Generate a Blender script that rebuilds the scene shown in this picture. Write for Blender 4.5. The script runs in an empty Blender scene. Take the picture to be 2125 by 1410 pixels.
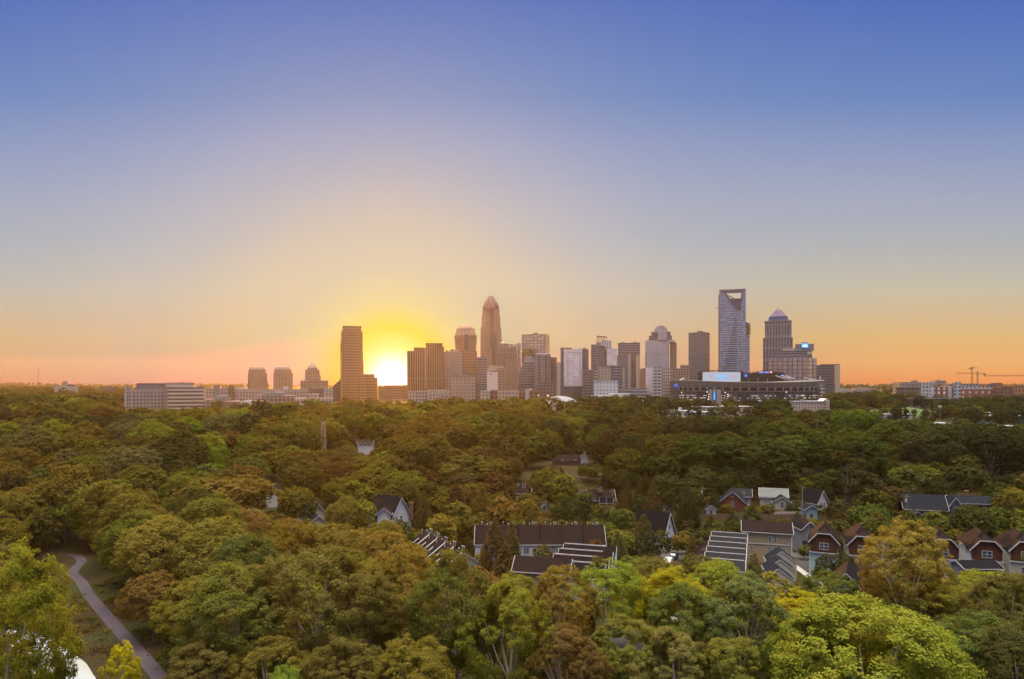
import bpy, math, random
import numpy as np
from mathutils import Vector, Matrix

random.seed(11)
R = math.radians
scene = bpy.context.scene
COL = scene.collection

# ------------------------------------------------------------------ camera model
F, CX, HZ, CAMZ = 1417.0, 1062.5, 800.0, 48.0      # pixels of the 2125 px wide photograph
def wx(px, D): return (px - CX) / F * D
def wz(py, D): return CAMZ - (py - HZ) / F * D
GP = [(-2000, 0), (200, 0), (260, 1), (360, 4), (700, 12), (1150, 17), (1700, 19), (3000, 24), (4300, 34), (5600, 47), (6600, 50)]
GY = np.array([p[0] for p in GP], float); GZ = np.array([p[1] for p in GP], float)
CREEK = [(-128, 146), (-110, 140), (-98, 133), (-88, 126), (-80, 119), (-73, 111), (-69, 100), (-68, 80), (-70, 50)]
def creek_dist(x, y):
    d = np.full(np.shape(x), 1e9)
    for (ax, ay), (bx, by) in zip(CREEK, CREEK[1:]):
        vx, vy = bx - ax, by - ay
        t = np.clip(((x - ax) * vx + (y - ay) * vy) / (vx * vx + vy * vy), 0, 1)
        d = np.minimum(d, np.hypot(x - ax - t * vx, y - ay - t * vy))
    return d
def gz_arr(x, y):
    x = np.asarray(x, float); y = np.asarray(y, float)
    z = np.interp(y, GY, GZ)
    far = np.clip((y - 2500) / 2500, 0, 1)
    z = z + far * (6 * np.sin(x / 700 + 1.1) + 3.5 * np.sin(x / 260 + y / 500) + 1.5 * np.sin(x / 90))
    d = creek_dist(x, y)
    z = z - 3.2 * np.exp(-(d / 7.0) ** 2)
    # grassy mound in the park
    mx, my = wx(1872, 800), 800
    r = np.sqrt(((x - mx) / 46) ** 2 + ((y - my) / 40) ** 2)
    z = z + 9.5 * np.clip(1.15 - r, 0, 1) ** 0.8 * (r < 1.15)
    return z
def gz(x, y): return float(gz_arr(np.array([x]), np.array([y]))[0])

# ------------------------------------------------------------------ tagging
def tag(o, label=None, cat=None, group=None, kind=None):
    if label: o['label'] = label
    if cat: o['category'] = cat
    if group: o['group'] = group
    if kind: o['kind'] = kind
    return o
def link(o, parent=None):
    COL.objects.link(o)
    if parent is not None: o.parent = parent
    return o
def empty(name, label, cat, loc, group=None, rz=0.0):
    o = bpy.data.objects.new(name, None)
    o.empty_display_size = 1.0
    o.location = loc; o.rotation_euler = (0, 0, rz)
    link(o); return tag(o, label, cat, group)

# ------------------------------------------------------------------ mesh builder
class MB:
    def __init__(s): s.v = []; s.f = []
    def quad(s, a, b, c, d):
        n = len(s.v); s.v += [a, b, c, d]; s.f.append((n, n+1, n+2, n+3)); return s
    def tri(s, a, b, c):
        n = len(s.v); s.v += [a, b, c]; s.f.append((n, n+1, n+2)); return s
    def box(s, x0, x1, y0, y1, z0, z1):
        n = len(s.v)
        s.v += [(x0,y0,z0),(x1,y0,z0),(x1,y1,z0),(x0,y1,z0),(x0,y0,z1),(x1,y0,z1),(x1,y1,z1),(x0,y1,z1)]
        for f in ((0,3,2,1),(4,5,6,7),(0,1,5,4),(1,2,6,5),(2,3,7,6),(3,0,4,7)): s.f.append(tuple(n+i for i in f))
        return s
    def cbox(s, cx, cy, w, d, z0, z1): return s.box(cx-w/2, cx+w/2, cy-d/2, cy+d/2, z0, z1)
    def loft(s, rings, cap=True, close=True):
        n = len(s.v); k = len(rings[0])
        for r in rings: s.v += list(r)
        for i in range(len(rings)-1):
            for j in range(k if close else k-1):
                a = n+i*k+j; b = n+i*k+(j+1) % k
                s.f.append((a, b, b+k, a+k))
        if cap:
            s.f.append(tuple(n+j for j in range(k))[::-1])
            s.f.append(tuple(n+(len(rings)-1)*k+j for j in range(k)))
        return s
    def tube(s, p, q, r0, r1=None, n=6):
        r1 = r0 if r1 is None else r1
        p, q = Vector(p), Vector(q); d = (q-p)
        if d.length < 1e-6: return s
        d.normalize(); a = d.orthogonal().normalized(); b = d.cross(a)
        ring = lambda c, r: [tuple(c + (a*math.cos(2*math.pi*i/n) + b*math.sin(2*math.pi*i/n))*r) for i in range(n)]
        return s.loft([ring(p, r0), ring(q, r1)])
    def path(s, pts, r, n=5):
        for p, q in zip(pts, pts[1:]): s.tube(p, q, r, r, n)
        return s
    def bar(s, p, q, w, h):          # square bar
        p, q = Vector(p), Vector(q); d = (q-p).normalized()
        up = Vector((0,0,1)) if abs(d.z) < .95 else Vector((0,1,0))
        a = d.cross(up).normalized()*w/2; b = a.cross(d).normalized()*h/2
        ring = lambda c: [tuple(c-a-b), tuple(c+a-b), tuple(c+a+b), tuple(c-a+b)]
        return s.loft([ring(p), ring(q)])
    def prism(s, poly, z0, z1):
        return s.loft([[(x,y,z0) for x,y in poly], [(x,y,z1) for x,y in poly]])
    def extrude_y(s, poly, y0, y1):  # poly in (x, z)
        return s.loft([[(x,y0,z) for x,z in poly], [(x,y1,z) for x,z in poly]])
    def build(s, name, mat, parent=None, loc=(0,0,0), rz=0.0, smooth=False):
        me = bpy.data.meshes.new(name)
        me.from_pydata([tuple(v) for v in s.v], [], s.f); me.update()
        bm_fix(me)
        if smooth: me.polygons.foreach_set('use_smooth', [True]*len(me.polygons))
        if mat: me.materials.append(mat)
        o = bpy.data.objects.new(name, me); o.location = loc; o.rotation_euler = (0,0,rz)
        return link(o, parent)
import bmesh
def bm_fix(me):
    bm = bmesh.new(); bm.from_mesh(me)
    bmesh.ops.recalc_face_normals(bm, faces=bm.faces); bm.to_mesh(me); bm.free()

# ------------------------------------------------------------------ materials
def lin(r, g, b):
    f = lambda c: (c/255/12.92) if c <= 10 else ((c/255+.055)/1.055)**2.4
    return (f(r), f(g), f(b), 1)
MATS = {}
def new_mat(name):
    m = bpy.data.materials.new(name); m.use_nodes = True
    nt = m.node_tree; b = nt.nodes['Principled BSDF']
    return m, nt, b
def N(nt, t, **kw):
    n = nt.nodes.new(t)
    for k, v in kw.items(): setattr(n, k, v)
    return n
def math_n(nt, op, a, b=None, clamp=False):
    n = N(nt, 'ShaderNodeMath', operation=op); n.use_clamp = clamp
    for i, v in enumerate((a, b)):
        if v is None: continue
        if isinstance(v, (int, float)): n.inputs[i].default_value = v
        else: nt.links.new(v, n.inputs[i])
    return n.outputs[0]
def mixc(nt, fac, a, b, blend='MIX'):
    n = N(nt, 'ShaderNodeMix', data_type='RGBA', blend_type=blend)
    for i, v in ((0, fac), (6, a), (7, b)):
        if isinstance(v, (int, float)): n.inputs[i].default_value = v
        elif isinstance(v, tuple): n.inputs[i].default_value = v if len(v) == 4 else (*v, 1)
        else: nt.links.new(v, n.inputs[i])
    return n.outputs[2]
def P(name, col, rough=.75, metal=0.0, var=.18, scale=.6, spec=.2):
    """weathered plain surface"""
    if name in MATS: return MATS[name]
    m, nt, b = new_mat(name)
    tc = N(nt, 'ShaderNodeTexCoord'); nz = N(nt, 'ShaderNodeTexNoise')
    nz.inputs['Scale'].default_value = scale; nz.inputs['Detail'].default_value = 5
    nt.links.new(tc.outputs['Object'], nz.inputs['Vector'])
    a = tuple(c*(1-var) for c in col[:3]); c2 = tuple(min(1, c*(1+var)) for c in col[:3])
    nt.links.new(mixc(nt, nz.outputs['Fac'], a, c2), b.inputs['Base Color'])
    b.inputs['Roughness'].default_value = rough; b.inputs['Metallic'].default_value = metal
    b.inputs['Specular IOR Level'].default_value = spec
    MATS[name] = m; return m
def E(name, col, strength):
    if name in MATS: return MATS[name]
    m, nt, b = new_mat(name)
    b.inputs['Base Color'].default_value = (*col[:3], 1)
    b.inputs['Emission Color'].default_value = (*col[:3], 1)
    b.inputs['Emission Strength'].default_value = strength
    MATS[name] = m; return m
def bands(name, ca, cb, pitch, duty=.5, axis='Z', rough=.7, var=.12):
    """boards, shingle courses or ribs along one object axis"""
    if name in MATS: return MATS[name]
    m, nt, b = new_mat(name)
    tc = N(nt, 'ShaderNodeTexCoord'); sp = N(nt, 'ShaderNodeSeparateXYZ')
    nt.links.new(tc.outputs['Object'], sp.inputs[0])
    t = math_n(nt, 'FRACT', math_n(nt, 'DIVIDE', sp.outputs[axis], pitch))
    k = math_n(nt, 'LESS_THAN', t, duty)
    nz = N(nt, 'ShaderNodeTexNoise'); nz.inputs['Scale'].default_value = 1.3; nz.inputs['Detail'].default_value = 6
    nt.links.new(tc.outputs['Object'], nz.inputs['Vector'])
    c = mixc(nt, k, cb, ca)
    v = math_n(nt, 'ADD', math_n(nt, 'MULTIPLY', nz.outputs['Fac'], 2*var), 1-var)
    cc = N(nt, 'ShaderNodeCombineColor')
    for i in range(3): nt.links.new(v, cc.inputs[i])
    nt.links.new(mixc(nt, 1.0, c, cc.outputs[0], 'MULTIPLY'), b.inputs['Base Color'])
    b.inputs['Roughness'].default_value = rough; b.inputs['Specular IOR Level'].default_value = .06
    MATS[name] = m; return m
def facade(name, wall, glass, fh=4.0, bw=4.0, wh=.55, ww=.6, grough=.18, gmetal=.35, lit=0.0, wrough=.8, off=0.0, jit=.35):
    """window grid in object space: floors along Z, bays along the wall"""
    if name in MATS: return MATS[name]
    m, nt, b = new_mat(name); L = nt.links.new
    tc = N(nt, 'ShaderNodeTexCoord')
    so = N(nt, 'ShaderNodeSeparateXYZ'); L(tc.outputs['Object'], so.inputs[0])
    sn = N(nt, 'ShaderNodeSeparateXYZ'); L(tc.outputs['Normal'], sn.inputs[0])
    ax = math_n(nt, 'ABSOLUTE', sn.outputs['X']); ay = math_n(nt, 'ABSOLUTE', sn.outputs['Y']); az = math_n(nt, 'ABSOLUTE', sn.outputs['Z'])
    sel = math_n(nt, 'GREATER_THAN', ax, ay)
    u = N(nt, 'ShaderNodeMix', data_type='FLOAT'); L(sel, u.inputs[0]); L(so.outputs['X'], u.inputs[2]); L(so.outputs['Y'], u.inputs[3])
    su = math_n(nt, 'ADD', math_n(nt, 'DIVIDE', u.outputs[0], bw), 100.0 + off); sv = math_n(nt, 'ADD', math_n(nt, 'DIVIDE', so.outputs['Z'], fh), 100.0)
    fu = math_n(nt, 'FRACT', su); fv = math_n(nt, 'FRACT', sv)
    mu = math_n(nt, 'LESS_THAN', math_n(nt, 'ABSOLUTE', math_n(nt, 'SUBTRACT', fu, .5)), ww/2)
    mv = math_n(nt, 'LESS_THAN', math_n(nt, 'ABSOLUTE', math_n(nt, 'SUBTRACT', fv, .5)), wh/2)
    win = math_n(nt, 'MULTIPLY', math_n(nt, 'MULTIPLY', mu, mv), math_n(nt, 'LESS_THAN', az, .5))
    cb = N(nt, 'ShaderNodeCombineXYZ'); L(math_n(nt, 'FLOOR', su), cb.inputs[0]); L(math_n(nt, 'FLOOR', sv), cb.inputs[1]); L(sel, cb.inputs[2])
    wn = N(nt, 'ShaderNodeTexWhiteNoise', noise_dimensions='3D'); L(cb.outputs[0], wn.inputs['Vector'])
    g = mixc(nt, math_n(nt, 'MULTIPLY', wn.outputs['Value'], jit), tuple(glass[:3]), tuple(min(1, c*2.2+.05) for c in glass[:3]))
    nz = N(nt, 'ShaderNodeTexNoise'); nz.inputs['Scale'].default_value = .08; nz.inputs['Detail'].default_value = 4
    L(tc.outputs['Object'], nz.inputs['Vector'])
    w = mixc(nt, nz.outputs['Fac'], tuple(c*.62 for c in wall[:3]), tuple(min(1, c*.86) for c in wall[:3]))
    L(mixc(nt, win, w, g), b.inputs['Base Color'])
    def lerp(a, c):
        n = N(nt, 'ShaderNodeMix', data_type='FLOAT'); L(win, n.inputs[0]); n.inputs[2].default_value = a; n.inputs[3].default_value = c; return n.outputs[0]
    L(lerp(wrough, grough), b.inputs['Roughness']); L(lerp(0, gmetal), b.inputs['Metallic'])
    if lit > 0:
        on = math_n(nt, 'MULTIPLY', math_n(nt, 'GREATER_THAN', wn.outputs['Value'], 1-lit), win)
        b.inputs['Emission Color'].default_value = (1, .78, .5, 1)
        L(math_n(nt, 'MULTIPLY', on, 1.1), b.inputs['Emission Strength'])
    MATS[name] = m; return m

# ------------------------------------------------------------------ camera
cam = bpy.data.cameras.new('camera'); cam.sensor_width = 36.0; cam.sensor_fit = 'HORIZONTAL'
cam.lens = F / 2125 * 36; cam.shift_y = (HZ - 705) / 2125; cam.clip_start = .5; cam.clip_end = 20000
co = bpy.data.objects.new('camera', cam); co.location = (0, 0, CAMZ); co.rotation_euler = (R(90), 0, 0)
link(co); scene.camera = co

# ------------------------------------------------------------------ sky, sun
HAZE_DENSITY, HAZE_G = .000038, .65
SUNPX, SUN_EL = 815, 7.0
SAZ = math.atan2(SUNPX - CX, F)                     # from +Y towards +X
world = bpy.data.worlds.new('World'); scene.world = world; world.use_nodes = True
nt = world.node_tree; nt.nodes.clear(); L = nt.links.new
out = N(nt, 'ShaderNodeOutputWorld')
tc = N(nt, 'ShaderNodeTexCoord'); nrm = N(nt, 'ShaderNodeVectorMath', operation='NORMALIZE'); L(tc.outputs['Generated'], nrm.inputs[0])
sp = N(nt, 'ShaderNodeSeparateXYZ'); L(nrm.outputs[0], sp.inputs[0])
def ramp(nt, fac, stops, interp='LINEAR'):
    n = N(nt, 'ShaderNodeValToRGB'); cr = n.color_ramp; cr.interpolation = interp
    while len(cr.elements) < len(stops): cr.elements.new(.5)
    for e, (p, c) in zip(cr.elements, stops): e.position = p; e.color = c
    L(fac, n.inputs[0]); return n.outputs[0]
def sc_(c, k): return (c[0]*k, c[1]*k, c[2]*k, 1)
# elevation gradient (position = sine of elevation)
ele = math_n(nt, 'DIVIDE', math_n(nt, 'DIVIDE', sp.outputs['Z'], math_n(nt, 'MAXIMUM', sp.outputs['Y'], .35)), .6, True)
LOWS = ramp(nt, ele, [(e_/.6, c_) for e_, c_ in ((0.0, lin(222, 128, 56)), (.028, lin(221, 154, 82)), (.07, lin(215, 172, 108)), (.141, lin(193, 183, 161)), (.212, lin(170, 173, 179)), (.277, lin(157, 164, 186)),
    (.355, lin(132, 148, 189)), (.423, lin(101, 131, 187)), (.554, lin(74, 107, 184)), (.6, lin(64, 98, 181)))])
ZEN = ramp(nt, sp.outputs['Z'], [(.52, lin(78, 106, 174)), (.60, sc_(lin(110, 132, 186), .9)), (.78, sc_(lin(190, 190, 194), 2.0)), (.90, sc_(lin(226, 214, 194), 10)), (1.0, sc_(lin(228, 216, 190), 21))])  # overhead sky, out of view, brightened beyond dawn to light the foliage
SKY = mixc(nt, ramp(nt, sp.outputs['Z'], [(.52, (0, 0, 0, 1)), (.62, (1, 1, 1, 1))]), LOWS, ZEN)
# glow of the sun just on the horizon
sd = Vector((math.sin(SAZ), math.cos(SAZ), .0085)).normalized()
dp = N(nt, 'ShaderNodeVectorMath', operation='DOT_PRODUCT'); L(nrm.outputs[0], dp.inputs[0]); dp.inputs[1].default_value = sd
ang = math_n(nt, 'DIVIDE', math_n(nt, 'ARCCOSINE', math_n(nt, 'MINIMUM', dp.outputs['Value'], .9999999)), .85)
d1 = 1/ math.degrees(.85)
AUR = ramp(nt, ang, [(0, (4, 3.8, 3.5, 1)), (.8*d1, (2.2, 2.0, 1.7, 1)), (1.6*d1, (1.25, 1.1, .74, 1)), (2.6*d1, (1.02, .80, .24, 1)), (4.3*d1, lin(246, 205, 50)), (6.4*d1, lin(208, 198, 140)), (9.5*d1, lin(204, 190, 164)), (13*d1, lin(214, 193, 165)), (20*d1, lin(196, 187, 192)), (27*d1, lin(168, 173, 196))])
FAC = ramp(nt, ang, [(0, (1, 1, 1, 1)), (2.5*d1, (1, 1, 1, 1)), (4.5*d1, (.9, .9, .9, 1)), (8*d1, (.75, .75, .75, 1)), (14*d1, (.46, .46, .46, 1)), (20*d1, (.30, .30, .30, 1)), (25*d1, (.20, .20, .20, 1)), (30*d1, (.10, .10, .10, 1)), (36*d1, (.03, .03, .03, 1)), (42*d1, (0, 0, 0, 1))], 'B_SPLINE')
col = mixc(nt, FAC, SKY, AUR)
# what is seen of the sky also carries the light scattered by the haze in front of it: the sky beyond is the rest
HZL = ramp(nt, ang, [(p*d1, (h/5, h/5, h/5, 1)) for p, h in ((0, 4.1), (9, 4.0), (12, 3.6), (15, 3.0), (18, 2.65), (21, 2.1), (26, 1.6), (31, 1.25), (35, 1.0), (40, .66), (47, .5)) ])
lp = math_n(nt, 'MINIMUM', math_n(nt, 'DIVIDE', 252.0, math_n(nt, 'MAXIMUM', sp.outputs['Z'], .01)), 6900.0)
tr = math_n(nt, 'POWER', math.e, math_n(nt, 'MULTIPLY', lp, -HAZE_DENSITY))
air = math_n(nt, 'MULTIPLY', math_n(nt, 'MULTIPLY', HZL, 5.0/.829*1.0), math_n(nt, 'SUBTRACT', 1.0, tr))
airc = N(nt, 'ShaderNodeCombineColor')
for i_, k_ in enumerate((1.0, .40, .066)): L(math_n(nt, 'MULTIPLY', air, k_), airc.inputs[i_])
dif = N(nt, 'ShaderNodeVectorMath', operation='SUBTRACT'); L(col, dif.inputs[0]); L(airc.outputs[0], dif.inputs[1])
mxv = N(nt, 'ShaderNodeVectorMath', operation='MAXIMUM'); L(dif.outputs[0], mxv.inputs[0]); mxv.inputs[1].default_value = (.02, .02, .02)
inv = N(nt, 'ShaderNodeVectorMath', operation='SCALE'); L(mxv.outputs[0], inv.inputs[0]); L(math_n(nt, 'DIVIDE', 1.0, tr), inv.inputs['Scale'])
col = inv.outputs[0]
# the half of the sky behind the camera is brighter and cooler
back = math_n(nt, 'MULTIPLY', math_n(nt, 'ADD', math_n(nt, 'MULTIPLY', sp.outputs['Y'], -1.0), 0.15), 1.0, True)
lowsky = math_n(nt, 'SUBTRACT', 1.0, math_n(nt, 'MULTIPLY', sp.outputs['Z'], 1.9), True)
col = mixc(nt, math_n(nt, 'MULTIPLY', math_n(nt, 'MULTIPLY', back, lowsky), .85, True), col, (.52, .54, .70, 1))
bg = N(nt, 'ShaderNodeBackground'); L(col, bg.inputs[0]); bg.inputs[1].default_value = .88
sky = N(nt, 'ShaderNodeTexSky', sky_type='NISHITA'); sky.sun_disc = False
sky.sun_elevation = R(SUN_EL); sky.sun_rotation = SAZ % (2*math.pi); sky.air_density = 1.2; sky.dust_density = 2.0
bg2 = N(nt, 'ShaderNodeBackground'); L(sky.outputs[0], bg2.inputs[0]); bg2.inputs[1].default_value = .05
mxs = N(nt, 'ShaderNodeMixShader'); mxs.inputs[0].default_value = .06; L(bg.outputs[0], mxs.inputs[1]); L(bg2.outputs[0], mxs.inputs[2])
L(mxs.outputs[0], out.inputs[0])
sun = bpy.data.lights.new('sun', 'SUN'); sun.energy = 4.8; sun.angle = R(.6); sun.color = (1, .42, .07)
so_ = bpy.data.objects.new('sun', sun)
sdir = Vector((math.sin(SAZ)*math.cos(R(SUN_EL)), math.cos(SAZ)*math.cos(R(SUN_EL)), math.sin(R(SUN_EL))))
so_.rotation_euler = (-sdir).to_track_quat('-Z', 'Y').to_euler(); so_.location = (0, 0, 400); link(so_)
scene.view_settings.view_transform = 'Standard'; scene.view_settings.look = 'None'
scene.view_settings.exposure = .27; scene.view_settings.gamma = 1
scene.cycles.use_denoising = True
try: scene.cycles.denoiser = 'OPENIMAGEDENOISE'
except Exception: pass
scene.cycles.max_bounces = 5; scene.cycles.diffuse_bounces = 3; scene.cycles.glossy_bounces = 2
scene.cycles.transmission_bounces = 2; scene.cycles.volume_bounces = 0; scene.cycles.transparent_max_bounces = 6
scene.cycles.sample_clamp_indirect = 4.0
# ================================================================== ground, water, paths, haze
def axis(pts):
    out = []
    for a, b, st in pts: out += list(np.arange(a, b, st))
    return np.array(out + [pts[-1][1]], float)
def grid_mesh(name, xs, ys, zf, mat, lift=0.0, kind='structure', mask=None, label=None):
    X, Y = np.meshgrid(xs, ys); Z = zf(X, Y) + lift
    v = np.stack([X.ravel(), Y.ravel(), Z.ravel()], 1)
    nx, ny = len(xs), len(ys)
    i, j = np.meshgrid(np.arange(nx-1), np.arange(ny-1)); a = (j*nx+i).ravel()
    f = np.stack([a, a+1, a+nx+1, a+nx], 1)
    if mask is not None:
        cx = X.ravel()[f].mean(1); cy = Y.ravel()[f].mean(1); f = f[mask(cx, cy)]
    me = bpy.data.meshes.new(name); me.from_pydata(v.tolist(), [], f.tolist()); me.update()
    me.polygons.foreach_set('use_smooth', [True]*len(me.polygons)); me.materials.append(mat)
    o = bpy.data.objects.new(name, me); link(o); tag(o, label, kind=kind); return o
m, nt, b = new_mat('ground_earth'); L = nt.links.new
tc = N(nt, 'ShaderNodeTexCoord'); n1 = N(nt, 'ShaderNodeTexNoise'); n1.inputs['Scale'].default_value = .06; n1.inputs['Detail'].default_value = 8
n2 = N(nt, 'ShaderNodeTexNoise'); n2.inputs['Scale'].default_value = 1.4; n2.inputs['Detail'].default_value = 6
for n in (n1, n2): L(tc.outputs['Object'], n.inputs['Vector'])
c = ramp(nt, n1.outputs['Fac'], [(.35, (.034, .021, .012, 1)), (.5, (.032, .027, .012, 1)), (.65, (.030, .036, .013, 1))])
v = ramp(nt, n2.outputs['Fac'], [(.3, (.6, .6, .6, 1)), (.7, (1.35, 1.3, 1.2, 1))])
L(mixc(nt, 1.0, c, v, 'MULTIPLY'), b.inputs['Base Color']); b.inputs['Roughness'].default_value = .95; b.inputs['Specular IOR Level'].default_value = .1
M_ground = m
gxs = axis([(-6200, -1500, 235), (-1500, -400, 44), (-400, -130, 15), (-130, -40, 2.0), (-40, 400, 12), (400, 640, 8), (640, 1500, 40), (1500, 6200, 235)])
gys = axis([(-600, 0, 100), (0, 50, 10), (50, 190, 2.0), (190, 700, 15), (700, 900, 6), (900, 2500, 50), (2500, 6500, 80)])
grid_mesh('ground', gxs, gys, gz_arr, M_ground)
# creek water
m, nt, b = new_mat('creek_water'); L = nt.links.new
b.inputs['Base Color'].default_value = (.03, .035, .03, 1); b.inputs['Roughness'].default_value = .04; b.inputs['IOR'].default_value = 1.33
b.inputs['Specular IOR Level'].default_value = 1.0; b.inputs['Metallic'].default_value = .3; b.inputs['Base Color'].default_value = (.45, .48, .5, 1)
nz = N(nt, 'ShaderNodeTexNoise'); nz.inputs['Scale'].default_value = .9; bp = N(nt, 'ShaderNodeBump'); bp.inputs['Strength'].default_value = .22
L(nz.outputs['Fac'], bp.inputs['Height']); L(bp.outputs[0], b.inputs['Normal'])
def ribbon(name, pts, width, mat, z=None, lift=.02, n=10, kind='structure', label=None):
    """smooth strip through (x, y) points, laid on the ground"""
    P_ = [Vector((*p, 0)) for p in pts]; S = []
    for i in range(len(P_)-1):
        p0, p1, p2, p3 = P_[max(i-1, 0)], P_[i], P_[i+1], P_[min(i+2, len(P_)-1)]
        for k in range(n):
            t = k/n
            S.append(.5*((2*p1)+(p2-p0)*t+(2*p0-5*p1+4*p2-p3)*t*t+(3*p1-p0-3*p2+p3)*t**3))
    S.append(P_[-1]); v = []; f = []
    cr = (-.5, -.25, 0, .25, .5)
    for i, s in enumerate(S):
        d = (S[min(i+1, len(S)-1)]-S[max(i-1, 0)]).normalized(); nn = Vector((-d.y, d.x, 0))
        for k in cr:
            p = s+nn*(k*width); v.append((p.x, p.y, (gz(p.x, p.y) if z is None else z)+lift))
    K = len(cr)
    for i in range(len(S)-1):
        for k in range(K-1): f.append((i*K+k, i*K+k+1, (i+1)*K+k+1, (i+1)*K+k))
    me = bpy.data.meshes.new(name); me.from_pydata(v, [], f); me.update(); me.materials.append(mat)
    o = bpy.data.objects.new(name, me); link(o); tag(o, label, kind=kind); return o
ribbon('creek_water', CREEK, 13.5, m, z=-1.9, lift=0)
M_asphalt = P('asphalt', (.062, .06, .066), .9, 0, .18, .5)
M_path = P('path_asphalt', (.062, .050, .068), .9, 0, .14, .8)
M_conc = P('concrete_pale', (.34, .33, .33), .9, 0, .12, .7)
PATH = [(wx(335, 111)+6, 101), (wx(335, 111), 111), (wx(288, 123), 123), (wx(228, 140), 140), (wx(190, 154), 154), (wx(168, 167), 167),
        (wx(152, 174), 174), (wx(158, 180), 180), (wx(170, 186), 186), (wx(160, 192), 192), (wx(136, 195.5), 195.5)]
ribbon('path', PATH, 2.4, M_path)
M_grass = P('short_grass', (.05, .062, .022), .95, 0, .35, .5)
# park lawn on its mound
mxc, myc = wx(1872, 800), 800
m_lawn = P('lawn_grass', (.055, .090, .03), .95, 0, .15, .05)
grid_mesh('lawn', np.arange(mxc-64, mxc+64, 3.0), np.arange(myc-50, myc+50, 3.0), gz_arr, m_lawn, .12,
          mask=lambda x, y: np.hypot((x-mxc)/50, (y-myc)/44) < 1.0)
# haze: even air in one closed box
def haze_box():
    mb = MB().box(-6600, 6600, -900, 6900, -8, 300)
    m = bpy.data.materials.new('haze_air'); m.use_nodes = True; nt = m.node_tree; nt.nodes.clear()
    o = N(nt, 'ShaderNodeOutputMaterial'); v = N(nt, 'ShaderNodeVolumePrincipled')
    v.inputs['Density'].default_value = HAZE_DENSITY; v.inputs['Color'].default_value = (.95, .80, .58, 1); v.inputs['Anisotropy'].default_value = HAZE_G
    nt.links.new(v.outputs[0], o.inputs['Volume'])
    tag(mb.build('haze', m), kind='stuff')
haze_box()
# ================================================================== downtown
def bld(name, label, px, D, cat='building', group=None):
    x = wx(px, D); return empty(name, label, cat, (x, D, gz(x, D)), group)
def put(root, mb, name, mat, wloc=(0, 0, 0), rz=0.0, smooth=False):
    """link a part whose mesh is local to world point wloc (z = world z)"""
    r = root.location
    return mb.build(name, mat, root, (wloc[0]-r.x, wloc[1]-r.y, wloc[2]-r.z), rz, smooth)
def seg(root, name, px0, px1, yt, yb, mat, d=None, rot=0, c=.7, dy=0.0, top=None):
    D = root.location.y + dy
    xc = wx((px0+px1)/2, D); Pw = (px1-px0)/F*D
    zt = wz(yt, D); zb = (root.location.z-1.5) if yb is None else wz(yb, D)
    if rot == 0: w = Pw; d = d or max(8, w*.8); yc = D+d/2; rz = 0
    else:
        th = R(abs(rot)); w = c*Pw/math.cos(th); d = (1-c)*Pw/math.sin(th); rz = -th if rot > 0 else th
        yc = D+(w*math.sin(th)+d*math.cos(th))/2
    mb = MB().cbox(0, 0, w, d, zb, zt)
    o = put(root, mb, name, mat, (xc, yc, 0), rz)
    if top:                                    # parapet cap, proud of the wall
        capo = MB().cbox(0, 0, w+1.2, d+1.2, zt, zt+top[1])
        put(root, capo, 'parapet', top[0], (xc, yc, 0), rz)
    return o
def lathe(root, name, px, levels, mat, shape='square', n=4, dy=0.0, depth=1.0, smooth=False, D2=None):
    """stacked rings: levels = [(py, half width px)]"""
    D = root.location.y + dy; rings = []
    hw0 = max(l[1] for l in levels)/F*D
    for py, h in levels:
        r = h/F*D; z = wz(py, D)
        if shape == 'square': pts = [(-1, -1), (1, -1), (1, 1), (-1, 1)]
        elif shape == 'chamfer': k = .55; pts = [(-k, -1), (k, -1), (1, -k), (1, k), (k, 1), (-k, 1), (-1, k), (-1, -k)]
        else: pts = [(math.cos(2*math.pi*i/n), math.sin(2*math.pi*i/n)) for i in range(n)]
        rings.append([(x*r, y*r*depth, z) for x, y in pts])
    return put(root, MB().loft(rings), name, mat, (wx(px, D), D+hw0*depth, 0), 0, smooth)
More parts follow.
